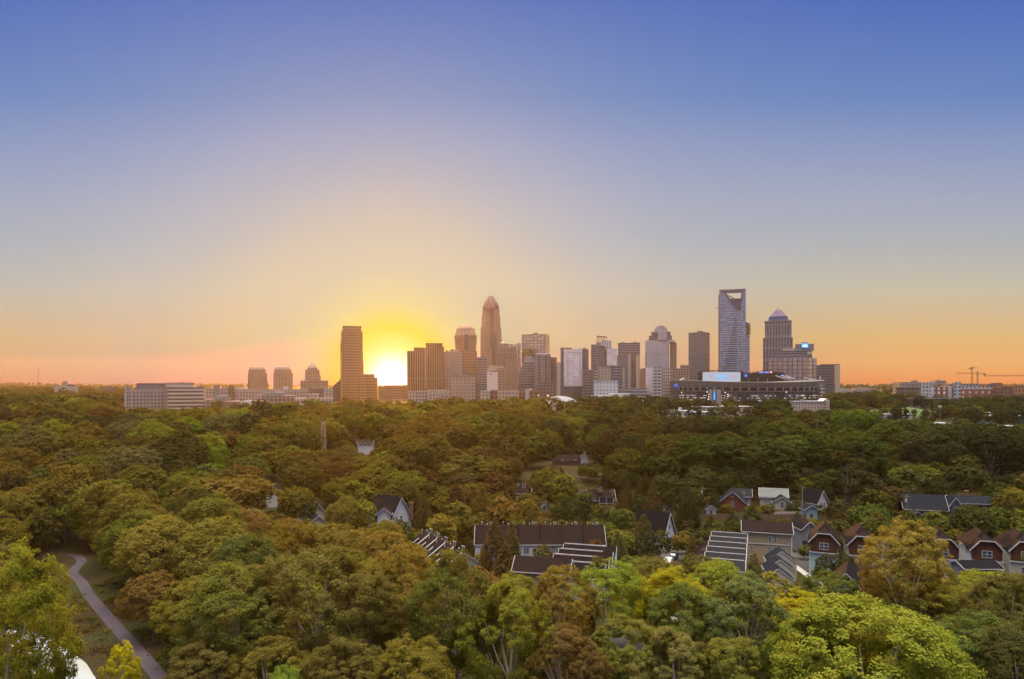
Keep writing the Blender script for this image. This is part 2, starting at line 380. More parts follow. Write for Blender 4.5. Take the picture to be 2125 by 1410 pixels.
# --- facade materials
PK = dict(
 tan=facade('facade_tan', (.34, .24, .20), (.07, .06, .07), 5.2, 5.5, .5, .55),
 brown=facade('facade_brown', (.24, .15, .125), (.07, .055, .06), 5.5, 5.0, .5, .6),
 grey=facade('facade_grey', (.20, .205, .26), (.05, .06, .10), 5.0, 4.6, .5, .62),
 mauve=facade('facade_mauve', (.23, .21, .26), (.07, .075, .115), 6.0, 5.0, .5, .55),
 pale=facade('facade_pale', (.52, .46, .45), (.11, .11, .13), 6.0, 6.5, .42, .42),
 white=facade('facade_white', (.62, .62, .64), (.12, .13, .17), 5.5, 6.0, .4, .4),
 rose=facade('facade_rose', (.46, .35, .33), (.10, .08, .09), 5.5, 5.0, .45, .45),
 brick=facade('facade_brick', (.25, .115, .08), (.06, .055, .06), 6.5, 7.0, .55, .5),
 ribs=facade('facade_ribs', (.33, .24, .215), (.06, .055, .07), 60, 4.0, .98, .5),
 stripes=facade('facade_stripes', (.235, .22, .27), (.045, .05, .08), 5.2, 60, .48, .99),
 hosp=facade('facade_hospital_grid', (.36, .31, .32), (.09, .09, .12), 5.0, 5.0, .5, .6),
 hband=facade('facade_white_bands', (.50, .45, .42), (.05, .045, .055), 5.2, 400, .42, 1.0),
 glass=facade('facade_glass_bronze', (.10, .07, .06), (.34, .27, .24), 7.0, 9.0, .86, .9, .12, .8),
 bluegl=facade('facade_glass_blue', (.16, .19, .24), (.20, .25, .34), 4.6, 4.0, .8, .82, .1, .8),
 pinkgl=facade('facade_glass_pale', (.30, .26, .27), (.62, .54, .54), 5.0, 12.0, .92, .97, .14, .75),
 darkgl=facade('facade_glass_dark', (.05, .05, .06), (.10, .10, .13), 5.0, 6.0, .8, .85, .12, .6),
 duke=facade('facade_glass_steel', (.12, .14, .19), (.19, .22, .31), 5.0, 7.0, .8, .94, .12, .78),
 silver=facade('facade_glass_silver', (.20, .195, .22), (.38, .36, .40), 60, 3.2, .98, .62, .14, .72),
 condo=facade('facade_condo_balconies', (.30, .26, .255), (.035, .035, .05), 4.8, 4.2, .55, .5),
 bluewin=facade('facade_white_blue_windows', (.50, .49, .53), (.04, .06, .12), 6.0, 6.5, .5, .75),
 mott=facade('facade_mottled', (.27, .21, .20), (.46, .40, .36), 6.0, 3.5, .5, .45, .5, 0),
 dusk=facade('facade_dark_lit', (.16, .13, .14), (.05, .05, .06), 5.5, 5.5, .5, .5, lit=.05),
 apart=facade('facade_apartment_pale', (.50, .42, .37), (.14, .09, .08), 5.0, 5.2, .6, .35),
 redwh=facade('facade_red_panel', (.28, .09, .07), (.60, .60, .62), 6.5, 9.0, .62, .4, .6, 0),
 sunglow=facade('facade_sunglow', (.44, .24, .13), (.10, .06, .045), 5.2, 4.4, .5, .5), sunrib=facade('facade_sunglow_ribs', (.44, .24, .13), (.11, .065, .05), 60, 4.0, .98, .5),  # orange sun flare put into the wall colour of blocks beside the sun
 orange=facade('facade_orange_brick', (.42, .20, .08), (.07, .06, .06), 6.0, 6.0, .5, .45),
)
G_roof = P('roof_gravel', (.22, .20, .20), .9); G_dark = P('dark_metal', (.05, .048, .052), .6, .3); G_white = P('white_paint', (.40, .40, .43), .6)
G_steel = P('galvanised_steel', (.30, .29, .28), .5, .6); G_stone = P('pale_stone', (.33, .29, .28), .8); G_conc = P('concrete_grey', (.20, .19, .205), .9, 0, .15, .2)
G_red = P('red_trim', (.30, .06, .05), .7); G_copper = P('purple_metal_roof', (.22, .14, .28), .35, .5); G_blue = P('blue_glass_roof', (.055, .09, .20), .3, .3)
cap = (G_conc, 1.5)

# ---- left of the sun
b = bld('radio_mast', 'thin radio mast on the wooded skyline far out at the left edge', 80, 3000, 'mast')
put(b, MB().tube((0, 0, b.location.z-2), (0, 0, wz(765, 3000)), 1.0, .5, 5), 'pole', G_dark, (b.location.x, 3000, 0))
put(b, MB().cbox(0, 0, 3.4, 3.4, wz(768, 3000), wz(766.5, 3000)), 'antenna', G_dark, (b.location.x, 3000, 0))
b = bld('grain_mill', 'grey concrete mill with rooftop headhouse standing among far trees', 138, 1700)
seg(b, 'silo_block', 113, 163, 801.5, None, facade('facade_silo', (.36, .32, .31), (.28, .25, .25), 80, 9, .99, .25, .8, 0), d=30)
seg(b, 'headhouse', 133, 143, 792, 801.4, G_conc, d=14, dy=5); seg(b, 'stair_tower', 115, 119, 796, 801.4, G_conc, d=10, dy=4)
seg(b, 'conveyor', 143.2, 158, 798.5, 801.4, G_dark, d=6, dy=5)
b = bld('office_block', 'low brick office with pale ground floor between the mill and the hospital', 222, 1500)
seg(b, 'wall', 203, 243, 807, None, PK['brick'], d=30); seg(b, 'penthouse', 208, 236, 803, 806.9, PK['brown'], d=18, dy=4); seg(b, 'rooftop_unit', 223, 236, 801, 802.9, G_conc, d=8, dy=6)
b = bld('hospital', 'long grey hospital with a grid of windows and white corner piers', 300, 960)
seg(b, 'wall', 262, 346, 809, None, PK['hosp'], d=40); seg(b, 'attic_storey', 287, 347, 797, 808.9, PK['mauve'], d=30, dy=4, top=(G_conc, 1.0))
seg(b, 'corner_pier', 257, 262, 804.5, None, G_stone, d=9, dy=-1.5); seg(b, 'corner_pier', 270, 274, 806, None, G_stone, d=9, dy=-1.5)
seg(b, 'corner_pier', 342, 347.5, 803.5, None, G_stone, d=9, dy=-1.5); seg(b, 'roof_plant', 262, 280, 803, 808.9, G_conc, d=12, dy=6)
b = bld('hospital_wing', 'hospital wing of stacked white and dark horizontal bands', 386, 955)
seg(b, 'wall', 347.6, 424, 804, None, PK['hband'], d=44); seg(b, 'penthouse', 348, 407, 796, 803.9, G_stone, d=30, dy=5, top=(G_conc, .8)); seg(b, 'stair_tower', 411.5, 424, 800, 803.9, G_conc, d=10, dy=3)
seg(b, 'rooftop_unit', 381, 386, 793.5, 794.9, G_dark, d=4, dy=9)
b = bld('office_block', 'brownish low office behind the banded hospital wing', 446, 1120)
seg(b, 'wall', 424.5, 492, 806, None, PK['rose'], d=40); seg(b, 'stair_tower', 442, 455, 800, None, G_conc, d=10, dy=-2); seg(b, 'stair_tower', 473, 485, 800, None, PK['brown'], d=10, dy=-2)
b = bld('chapel_hall', 'long grey-roofed hall beside the banded hospital wing', 462, 960)
seg(b, 'wall', 424.6, 480, 829, None, PK['tan'], d=24)
D = 961; x0, x1 = wx(446, D), wx(480, D)
put(b, MB().extrude_y([(x0, wz(829, D)), (x1, wz(829, D)), (x1-3, wz(822, D)), (x0+3, wz(822, D))], 0, 20), 'roof', P('slate_grey', (.20, .21, .24), .7), (0, D+1, 0))
b = bld('warehouse', 'white flat-roofed building with red brick corner at the wood edge', 502, 800)
seg(b, 'wall', 462, 500, 834, None, facade('facade_brick_corner', (.33, .17, .13), (.55, .5, .5), 9, 14, .2, .5, .7, 0), d=22); seg(b, 'side_wing', 500.2, 541, 833, None, PK['white'], d=24)
seg(b, 'rooftop_unit', 483, 492, 831, 833.8, G_white, d=5, dy=5); seg(b, 'rooftop_unit', 512, 519, 830.5, 832.8, G_white, d=5, dy=6); seg(b, 'rooftop_unit', 526, 535, 830.8, 832.8, G_white, d=5, dy=6)
b = bld('office_block', 'tan four-storey office between the white warehouse and the domed tower', 575, 900)
seg(b, 'wall', 541.5, 612, 822, None, PK['tan'], d=30); seg(b, 'attic_storey', 546, 592, 816, 821.9, G_conc, d=20, dy=4); seg(b, 'rooftop_unit', 574, 592, 813, 815.9, G_white, d=8, dy=6)
b = bld('apartment_block', 'long pale apartment row below the twin towers', 590, 1150)
seg(b, 'wall', 492.5, 640, 808, None, PK['rose'], d=30); seg(b, 'balcony_bay', 640.2, 672, 806, None, PK['brown'], d=24); seg(b, 'balcony_bay', 672.2, 694, 806, None, PK['apart'], d=24)
seg(b, 'rooftop_unit', 590, 600, 802, 807.9, G_white, d=8, dy=5); seg(b, 'rooftop_unit', 492.8, 512, 804.5, 807.9, G_white, d=9, dy=5)
b = bld('office_block', 'rose brick block on the slope under the domed tower', 645, 960)
seg(b, 'wall', 612.5, 692, 827, None, PK['rose'], d=24); seg(b, 'balcony_bay', 640, 664, 817, 826.9, PK['apart'], d=14, dy=3)
for nm, lab, c in (('office_tower', 'flat-topped tan tower with a low annex, left of its twin', 534.5), ('office_tower', 'flat-topped tan tower without annex, right of its twin', 587.5)):
    b = bld(nm, lab, c, 1900, 'tower', 'twin flat-topped towers')
    seg(b, 'tower_shaft', c-20, c+20, 774, None, PK['ribs'], d=50); seg(b, 'setback_tier', c-18, c+18, 767, 773.9, PK['ribs'], d=44, dy=3)
    lathe(b, 'crown', c, [(766.9, 16.5), (762.5, 15), (761, 12.5)], G_conc, 'square', dy=4)
    if c < 560: seg(b, 'side_wing', 502, 539, 793, None, PK['tan'], d=40, dy=-60)
b = bld('domed_tower', 'tan tower with a rounded crown ending in a small pyramid', 649, 1750, 'tower')
seg(b, 'tower_shaft', 633, 665.5, 778, None, PK['tan'], d=44); seg(b, 'podium', 620, 678, 791, None, PK['tan'], d=60, dy=-14, top=(G_conc, 1))
lathe(b, 'crown', 649, [(777.9, 15.2), (767.5, 15), (767.4, 11.5), (763, 10.5), (758, 7.5), (753.5, 4), (750, .4)], PK['tan'], 'chamfer', dy=3)
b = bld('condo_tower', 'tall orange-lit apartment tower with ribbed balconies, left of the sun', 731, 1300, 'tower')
seg(b, 'tower_shaft', 709.5, 751, 689, None, PK['sunglow'], d=36); seg(b, 'crown', 711, 750, 679, 688.9, PK['sunglow'], d=34, dy=1)
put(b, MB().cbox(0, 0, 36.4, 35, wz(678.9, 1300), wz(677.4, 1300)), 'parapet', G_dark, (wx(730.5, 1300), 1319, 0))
seg(b, 'balcony_bay', 707.3, 709.4, 712, None, PK['sunglow'], d=28, dy=3); seg(b, 'balcony_bay', 751.1, 754, 730, None, PK['sunglow'], d=28, dy=3); seg(b, 'balcony_bay', 754.1, 755.8, 751, None, PK['sunglow'], d=24, dy=5)
for x0, x1 in ((750.8, 752.8), (708, 709.6)):
    sl = MB().box(wx(x0+.4, 1300), wx(x1-.4, 1300), 1312, 1330, wz(727, 1300), wz(688, 1300))
    for k in range(13):
        y = 688+k*3.1; sl.box(wx(x0, 1300), wx(x1, 1300), 1303, 1330.3, wz(y, 1300), wz(y-.7, 1300))
    put(b, sl, 'balcony_stack', G_conc)
sp_ = MB().box(wx(711.5, 1300), wx(749.8, 1300), 1301.7, 1302.1, wz(677.3, 1300), wz(676.9, 1300))
for k in range(14): sp_.tube((wx(712+k*2.85, 1300), 1301.9, wz(677.5, 1300)), (wx(712+k*2.85, 1300), 1301.9, wz(675.6, 1300)), .35, .2, 4)
put(b, sp_, 'railing', G_dark)
b = bld('office_block', 'orange-lit block attached low at the right foot of the condo tower', 770, 1290)
seg(b, 'wall', 738, 755, 777, None, PK['sunglow'], d=24, dy=-30); seg(b, 'side_wing', 755.2, 777, 777, None, PK['sunglow'], d=40); seg(b, 'stair_tower', 777.1, 784, 784, None, PK['sunglow'], d=36, dy=2)
b = bld('row_building', 'small stepped gable building at the left foot of the condo tower', 698, 1320)
for k in range(5): seg(b, 'wall', 690+k*3.6, 693.5+k*3.6, 801-k*3.2, None, PK['brown'], d=22)
b = bld('low_rise', 'dark low rise on the skyline right under the rising sun', 812, 1500)
seg(b, 'wall', 784.5, 845, 802.5, None, PK['brown'], d=50); seg(b, 'penthouse', 799, 831, 800.2, 802.4, PK['brown'], d=30, dy=8); seg(b, 'rooftop_unit', 831, 844, 801.3, 802.4, G_dark, d=10, dy=8)
# ---- right of the sun
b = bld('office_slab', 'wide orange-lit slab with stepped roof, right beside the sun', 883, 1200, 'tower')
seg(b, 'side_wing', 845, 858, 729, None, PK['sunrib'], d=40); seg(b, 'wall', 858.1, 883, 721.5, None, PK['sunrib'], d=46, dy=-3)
seg(b, 'tower_shaft', 883.1, 917.5, 714, None, PK['sunrib'], d=50, dy=-6, top=(G_dark, 1.2)); seg(b, 'stair_tower', 917.6, 921.8, 720, None, PK['sunglow'], d=40)
b = bld('condo_tower', 'pale pink apartment tower with stacked balconies beside the orange slab', 938, 1260, 'tower')
seg(b, 'tower_shaft', 919.5, 933, 730, None, PK['rose'], d=30); seg(b, 'balcony_bay', 933.1, 946, 727.5, None, facade('facade_pink_balconies', (.5, .38, .36), (.10, .07, .08), 5.0, 3.6, .55, .5), d=30, dy=2)
seg(b, 'side_wing', 946.1, 958.5, 733, None, PK['rose'], d=30, dy=4); seg(b, 'rooftop_unit', 926, 931, 727.5, 729.9, G_conc, d=8, dy=6); seg(b, 'rooftop_unit', 936, 943, 725, 727.4, G_conc, d=8, dy=6)
b = bld('round_top_tower', 'tower that flares upward to a rounded barrel crown', 966.5, 1600, 'tower')
lathe(b, 'tower_shaft', 966.5, [(812, 21), (727, 21.2), (710, 22.6), (696, 23.6)], PK['tan'], 'chamfer')
lathe(b, 'crown', 966.5, [(695.9, 22.4), (686, 19.5), (681, 18.6), (680.9, 15.5), (676, 12.5), (673, 8), (672, 3)], PK['tan'], 'chamfer', dy=3)
seg(b, 'glass_bay', 964, 971, 694, 740, PK['darkgl'], d=3, dy=-1.2)
b = bld('crowned_skyscraper', 'tallest tan skyscraper tapering in tiers to a spiked crown', 1019, 1750, 'tower')
lathe(b, 'tower_shaft', 1019, [(815, 22.2), (705, 22), (678.5, 21.6), (678.4, 19.9), (654, 19.4), (653.9, 18.1), (640.2, 17.6)], facade('facade_stone_piers', (.36, .25, .21), (.09, .075, .085), 5.5, 4.2, .45, .55), 'chamfer')
lathe(b, 'crown', 1019, [(640.1, 17), (633, 16), (632.9, 14.4), (626, 12.6), (625.9, 10.8), (620, 8.4), (615, 5.2), (613, 4.2)], P('crown_mauve_metal', (.11, .085, .12), .6, .1), 'chamfer', dy=2)
spk = MB(); D = 1775
for h, y0, y1, k in ((16.6, 641, 630, 12), (14.2, 634, 623, 10), (11.4, 627, 616.5, 10), (8, 621, 612, 8), (3.9, 614, 608, 6)):
    for i in range(k):
        a = 2*math.pi*(i+.5)/k; x = wx(1019, 1772)+h/F*1772*math.cos(a); y = 1772+h/F*1772*math.sin(a)
        spk.tube((x, y, wz(y0, 1772)), (x, y, wz(y1, 1772)), .9, .25, 4)
put(b, spk, 'finial', G_stone)
put(b, MB().cbox(0, 0, 9.5, 2.5, wz(720, 1748), wz(641, 1748)), 'glass_bay', PK['darkgl'], (wx(1021, 1748), 1748.5, 0))
put(b, MB().cbox(0, 0, 8.5, 2.2, wz(800, 1744), wz(690, 1744)), 'glass_bay', PK['darkgl'], (wx(1025, 1744), 1746, 0))
b = bld('office_tower', 'broad brown brick office tower with arched window bays', 984, 1420, 'tower')
seg(b, 'tower_shaft', 958.8, 990, 729.5, None, PK['brown'], d=46); seg(b, 'balcony_bay', 990.1, 1011, 742, None, PK['stripes'], d=40, dy=-3); seg(b, 'crown', 963, 986, 726.5, 729.4, PK['brown'], d=30, dy=4)
b = bld('government_block', 'low pale block with punched windows and arched corner', 961, 1120)
seg(b, 'wall', 935, 987, 781, None, facade('facade_punched', (.50, .34, .29), (.14, .09, .09), 5.4, 4.4, .42, .4), d=40, top=(G_stone, .8)); seg(b, 'rooftop_unit', 950, 975, 778.5, 780.4, G_conc, d=20, dy=8)
b = bld('office_block', 'gabled tan block with a tall white panel at the skyscraper foot', 1030, 1330)
seg(b, 'wall', 1033.2, 1050, 765, None, PK['tan'], d=34)
seg(b, 'white_panel', 1010.5, 1033, 772.5, None, P('white_stone', (.60, .52, .52), .7), d=34, dy=-2)
D = 1330; put(b, MB().extrude_y([(wx(1010, D), wz(772.4, D)), (wx(1050, D), wz(764.9, D)), (wx(1044, D), wz(760, D)), (wx(1022, D), wz(758.5, D)), (wx(1012, D), wz(763, D))], 2, 30), 'roof', G_stone, (0, D, 0))
put(b, MB().box(wx(1016, D), wx(1017.6, D), -2.6, -2.1, wz(778, D), wz(775.5, D)).box(wx(1019, D), wx(1020.6, D), -2.6, -2.1, wz(778, D), wz(775.5, D)), 'vent', G_dark, (0, D, 0))
b = bld('stepped_tower', 'stepped tan tower with vertical ribs and a short spire beside the tallest one', 1052, 1500, 'tower')
seg(b, 'tower_shaft', 1032, 1072, 723, None, PK['ribs'], d=44); seg(b, 'setback_tier', 1034, 1056, 713, 722.9, PK['tan'], d=32, dy=5); seg(b, 'side_wing', 1050, 1071.8, 746, None, PK['tan'], d=34, dy=-6)
lathe(b, 'spire', 1043.5, [(712.9, 6), (710, 3.4), (708, 1), (704.5, .3)], G_stone, 'square', dy=10)
b = bld('glass_tower', 'thin glass-edged tower behind the stepped tan one', 1070, 1650, 'tower')
seg(b, 'tower_shaft', 1056.5, 1080.8, 715, None, PK['glass'], d=30); seg(b, 'crown', 1073, 1080.8, 713, 714.9, G_steel, d=20, dy=3)
b = bld('glass_tower', 'square bronze glass tower with a narrow lit right side', 1111, 1600, 'tower')
seg(b, 'tower_shaft', 1082, 1141, 695, None, PK['glass'], rot=16, c=.86); seg(b, 'rooftop_unit', 1106, 1116.5, 691.2, 694.8, G_conc, d=12, dy=24)
seg(b, 'parapet', 1083, 1140, 693.6, 694.9, G_dark, rot=16, c=.86, dy=1)
b = bld('round_top_block', 'striped grey block with a stepped rounded top left of the octagonal tower', 1094, 1360)
seg(b, 'wall', 1080, 1108.5, 762, None, PK['stripes'], d=34); seg(b, 'setback_tier', 1084, 1108.4, 752, 761.9, PK['stripes'], d=28, dy=3)
D = 1366; arc = [(wx(1098, D)+math.cos(t)*12/F*D*.92, wz(751.9, D)+math.sin(t)*13.5/F*D) for t in np.linspace(0, math.pi, 11)]
put(b, MB().extrude_y(arc, 0, 24), 'crown', P('vault_metal', (.28, .28, .33), .35, .5), (0, D, 0))
b = bld('octagonal_tower', 'blue-grey octagonal apartment tower with dark vertical slots', 1127, 1320, 'tower')
lathe(b, 'tower_shaft', 1126, [(830, 17), (736, 17), (735.9, 15.5), (733, 14)], facade('facade_blue_octagon', (.25, .24, .29), (.06, .06, .085), 5, 3.2, .62, .42), 'chamfer')
for x in (1118, 1131): seg(b, 'balcony_bay', x, x+2.6, 738, None, PK['darkgl'], d=2, dy=-1)
b = bld('condo_tower', 'narrow brown apartment tower attached right of the octagonal tower', 1149, 1345, 'tower')
seg(b, 'tower_shaft', 1143.4, 1155, 742, None, facade('facade_brown_slots', (.22, .17, .18), (.07, .06, .08), 5, 3.4, .7, .5), d=34); seg(b, 'balcony_bay', 1139.5, 1143.3, 742, 786, P('rusty_panel', (.36, .14, .11), .7), d=14, dy=4)
b = bld('office_block', 'dark low block with scattered lit windows below the octagonal tower', 1133, 1180)
seg(b, 'wall', 1112, 1155, 800, None, PK['dusk'], d=34); seg(b, 'side_wing', 1117, 1150, 794, 799.9, PK['dusk'], d=22, dy=5)
b = bld('apartment_row', 'long red brick and white apartment row in front of the towers', 1056, 1040)
seg(b, 'wall', 996, 1018, 811.5, None, PK['apart'], d=20); seg(b, 'wall', 1018.2, 1033, 810, None, PK['brick'], d=22, dy=-1); seg(b, 'wall', 1033.2, 1077, 811.5, None, PK['rose'], d=20)
seg(b, 'wall', 1077.2, 1090, 810.5, None, PK['brick'], d=22, dy=-1); seg(b, 'stair_tower', 1090.2, 1098, 809, None, G_white, d=20); seg(b, 'wall', 1098.2, 1117, 810.8, None, PK['brick'], d=20, dy=-1)
seg(b, 'rooftop_unit', 1098.5, 1104, 806, 810.7, G_white, d=5, dy=5)
b = bld('dome_pavilion', 'low white dome among trees below the glass office tower', 1162.5, 900, 'dome')
D = 930; r = 39/F*900; rings = []
for t in np.linspace(0, 1, 8):
    a = t*math.pi/2; rings.append([(math.cos(q)*r*math.cos(a)+(0 if t < 1 else .01*math.cos(q)), math.sin(q)*r*math.cos(a)+(0 if t < 1 else .01*math.sin(q)), wz(843, 900)+math.sin(a)*20/F*900) for q in np.linspace(0, 2*math.pi, 29)[:-1]])
put(b, MB().loft(rings), 'dome', P('white_membrane', (.20, .21, .25), .6, 0, .08), (wx(1162.5, 900), D, 0), 0, True)
put(b, MB().loft([[(math.cos(q)*(r+.6), math.sin(q)*(r+.6), z) for q in np.linspace(0, 2*math.pi, 29)[:-1]] for z in (b.location.z-1, wz(843, 900))]), 'base_wall', G_white, (wx(1162.5, 900), D, 0))
b = bld('apartment_row', 'faint pinkish low row in front of the orange slab', 880, 1090)
seg(b, 'wall', 848, 888, 812, None, PK['rose'], d=20); seg(b, 'wall', 888.2, 934, 810, None, PK['apart'], d=20, dy=3); seg(b, 'wall', 905, 925, 816, None, PK['rose'], d=16, dy=-40)
b = bld('office_slab', 'pale slab peeking out between the brown tower and the bright glass office', 1159, 1520)
seg(b, 'wall', 1155.2, 1164, 754, None, PK['pale'], d=30); seg(b, 'rooftop_unit', 1157, 1162, 752, 753.9, G_conc, d=8, dy=5)
b = bld('glass_office', 'broad office block whose bright pale glass face reflects the sky', 1192, 1300, 'tower')
seg(b, 'side_wing', 1163, 1170, 721.5, None, PK['darkgl'], d=40, dy=2); seg(b, 'wall', 1170.1, 1208, 724.5, 802, PK['pinkgl'], d=40); seg(b, 'base_wall', 1164, 1208, 802.1, None, PK['darkgl'], d=42, dy=-1)
seg(b, 'stair_tower', 1208.1, 1221, 725, None, PK['darkgl'], d=38, dy=3); seg(b, 'rooftop_unit', 1209, 1216, 722.5, 724.9, G_conc, d=10, dy=8); seg(b, 'parapet', 1170, 1186, 721.8, 724.4, G_dark, d=20, dy=4)
fr = MB(); D = 1299
for x in (1178.5, 1204): fr.box(wx(x, D), wx(x+.5, D), -.25, .25, wz(797, D), wz(733, D))
fr.box(wx(1178.5, D), wx(1204.5, D), -.25, .25, wz(733, D), wz(732.4, D)); put(b, fr, 'facade_frame', G_dark, (0, D, 0))
b = bld('parking_deck', 'dark gridded parking deck at the foot of the glass office', 1220, 1260)
seg(b, 'wall', 1208.2, 1232, 768, None, facade('facade_dark_grid', (.20, .18, .19), (.09, .08, .09), 5, 9, .6, .9), d=40)
b = bld('slanted_tower', 'tower with a slanted white-ribbed glass top and open roof frame', 1250, 1480, 'tower')
seg(b, 'tower_shaft', 1226.5, 1236.5, 715, None, PK['stripes'], d=34); seg(b, 'wall', 1236.6, 1258, 716, None, PK['mauve'], d=40, dy=-3)
D = 1474; tri = [(wx(1244, D), wz(716, D)), (wx(1270.5, D), wz(726, D)), (wx(1269, D), wz(707.5, D)), (wx(1250, D), wz(706.5, D))]
put(b, MB().extrude_y([(x, z) for x, z in tri], 0, 30), 'crown', facade('facade_white_ribs', (.55, .57, .64), (.12, .14, .20), 80, 3.6, .99, .5, .2, .5), (0, D, 0))
put(b, MB().box(wx(1258.1, D), wx(1271, D), 4, 34, b.location.z-1, wz(726, D)), 'side_wing', PK['stripes'], (0, D, 0))
fr = MB(); D = 1486
for k in range(7): x = 1237+k*3.2; fr.bar((wx(x, D), 0, wz(714, D)), (wx(x+1.6, D), 0, wz(698+k*.35, D)), 1.0, 1.0); fr.bar((wx(x, D), 14, wz(714, D)), (wx(x+1.6, D), 14, wz(698+k*.35, D)), 1.0, 1.0)
for y in (0, 14): fr.bar((wx(1237.5, D), y, wz(697.6, D)), (wx(1259, D), y, wz(699.8, D)), 1.4, 1.4)
put(b, fr, 'roof_frame', G_dark, (0, D, 0))
put(b, MB().box(wx(1236.6, D), wx(1256, D), 2, 13, wz(716, D), wz(711, D)), 'penthouse', G_conc, (0, D, 0))
b = bld('glass_office', 'white glass cube held up in front of the slanted tower', 1270, 1440)
seg(b, 'wall', 1259.5, 1280, 725, 759, PK['pinkgl'], d=34, top=(G_steel, .8)); seg(b, 'side_wing', 1255, 1259.4, 725, None, PK['darkgl'], d=32, dy=2); seg(b, 'base_wall', 1260, 1280, 759.1, None, PK['darkgl'], d=30, dy=2)
b = bld('office_tower', 'grey ribbed tower with flat top and two roof boxes, right of the slanted tower', 1305, 1560, 'tower')
seg(b, 'tower_shaft', 1282.5, 1328, 712.5, 735, PK['stripes'], d=40, top=(G_stone, 1)); seg(b, 'wall', 1282.6, 1327.8, 735.1, None, PK['ribs'], d=42, dy=-1)
seg(b, 'rooftop_unit', 1288, 1296, 710, 712, G_conc, d=9, dy=6); seg(b, 'rooftop_unit', 1313, 1320.5, 709.5, 712, G_conc, d=9, dy=6)
b = bld('condo_tower', 'apartment tower of tan and dark vertical stripes before the grey ribbed tower', 1305, 1400, 'tower')
seg(b, 'wall', 1280.5, 1303.5, 738, None, PK['grey'], d=34); seg(b, 'corner_pier', 1303.6, 1308.5, 736, None, G_stone, d=33, dy=-1)
seg(b, 'balcony_bay', 1308.6, 1320, 734, None, facade('facade_slots', (.24, .21, .23), (.03, .03, .045), 4.8, 4.6, .75, .7), d=33, dy=1); seg(b, 'corner_pier', 1320.1, 1326.5, 738, None, P('tan_stone', (.42, .31, .24), .8), d=33, dy=-1)
b = bld('condo_tower', 'beige apartment block with dots of windows and a dark striped wing', 1268, 1220, 'tower')
seg(b, 'wall', 1240.5, 1267, 760.5, None, facade('facade_beige_dots', (.44, .37, .33), (.10, .09, .10), 5, 5.5, .5, .3), d=32, top=(G_conc, .9)); seg(b, 'balcony_bay', 1267.1, 1290, 760, None, PK['stripes'], d=30, dy=2); seg(b, 'side_wing', 1290.1, 1297, 763, None, PK['rose'], d=26, dy=3)
seg(b, 'rooftop_unit', 1252, 1262, 758, 760, G_conc, d=9, dy=8)
b = bld('office_block', 'small pale striped block left of the beige apartment block', 1236, 1215)
seg(b, 'wall', 1232.2, 1240.3, 771, None, PK['hband'], d=24)
b = bld('apartment_block', 'white apartment block of small square windows above the tree line', 1257, 1050)
seg(b, 'wall', 1231.5, 1283, 791, None, facade('facade_white_small', (.64, .64, .70), (.16, .17, .22), 5.4, 5.2, .42, .35), d=30, top=(G_white, .6))
b = bld('low_rise', 'low white podium with a row of dark openings below the white block', 1265, 1000)
seg(b, 'wall', 1226, 1292, 821, None, facade('facade_podium', (.60, .60, .64), (.07, .07, .09), 4.6, 4.2, .4, .6), d=26); seg(b, 'roof', 1262, 1306, 817, 820.9, G_white, d=20, dy=6)
b = bld('parking_deck', 'grey three-level parking deck right of the white block', 1313, 1080)
seg(b, 'wall', 1284, 1342, 806, None, facade('facade_deck', (.38, .36, .38), (.06, .06, .07), 5.0, 400, .42, 1.0), d=34); seg(b, 'stair_tower', 1290, 1297, 802.5, None, G_conc, d=9, dy=-2)
b = bld('office_block', 'plain brown block filling the gap left of the barrel-topped tower', 1333, 1500)
seg(b, 'wall', 1328.2, 1340, 766, None, P('brown_stone', (.26, .16, .14), .8), d=30); seg(b, 'penthouse', 1331, 1338, 764, 765.9, G_conc, d=10, dy=5)
b = bld('barrel_top_tower', 'wide pinkish glass tower with tiered barrel-vaulted crown', 1370, 1560, 'tower')
seg(b, 'tower_shaft', 1338.5, 1389, 711, None, PK['silver'], d=50); seg(b, 'side_wing', 1389.1, 1402.5, 712, None, PK['tan'], d=40, dy=8); seg(b, 'setback_tier', 1339, 1400, 706.5, 710.9, P('steel_band', (.38, .36, .38), .4, .4), d=46, dy=3)
seg(b, 'crown', 1345, 1393, 697, 706.4, PK['darkgl'], d=40, dy=6); seg(b, 'crown', 1350, 1390, 689, 696.9, PK['darkgl'], d=34, dy=8)
D = 1563; rr = 14.2/F*D; zc = wz(690, D)
arc = [(wx(1371, D)+rr*math.cos(t), zc+rr*math.sin(t)) for t in np.linspace(0, math.pi, 17)]
put(b, MB().extrude_y(arc, 0, 46), 'barrel_vault', P('vault_steel', (.42, .42, .46), .22, .85), (0, D+1, 0))
rr2 = 9.2/F*D; arc = [(wx(1374, D)+rr2*math.cos(t), wz(689, D)+rr2*1.3*math.sin(t)) for t in np.linspace(0, math.pi, 15)]
put(b, MB().extrude_y([(wx(1374, D)+rr2, wz(706, D))]+arc+[(wx(1374, D)-rr2, wz(706, D))], 0, 40), 'arched_bay', PK['silver'], (0, D-3, 0))
b = bld('office_block', 'block of white glass, blue windows and mottled brown below the barrel-topped tower', 1366, 1280)
seg(b, 'glass_bay', 1339.8, 1355, 763, None, PK['pinkgl'], d=30); seg(b, 'wall', 1355.1, 1374, 762, None, PK['bluewin'], d=32, dy=-2); seg(b, 'side_wing', 1374.1, 1393, 763, None, PK['mott'], d=30)
b = bld('office_block', 'plain stepped tan block behind the left end of the stadium', 1415, 1420)
seg(b, 'wall', 1393.2, 1432, 765, None, PK['tan'], d=36); seg(b, 'attic_storey', 1411, 1432, 758, 764.9, PK['tan'], d=28, dy=3)
b = bld('condo_tower', 'dark slim apartment tower with white balcony lines left of the tall open-topped tower', 1450, 1470, 'tower')
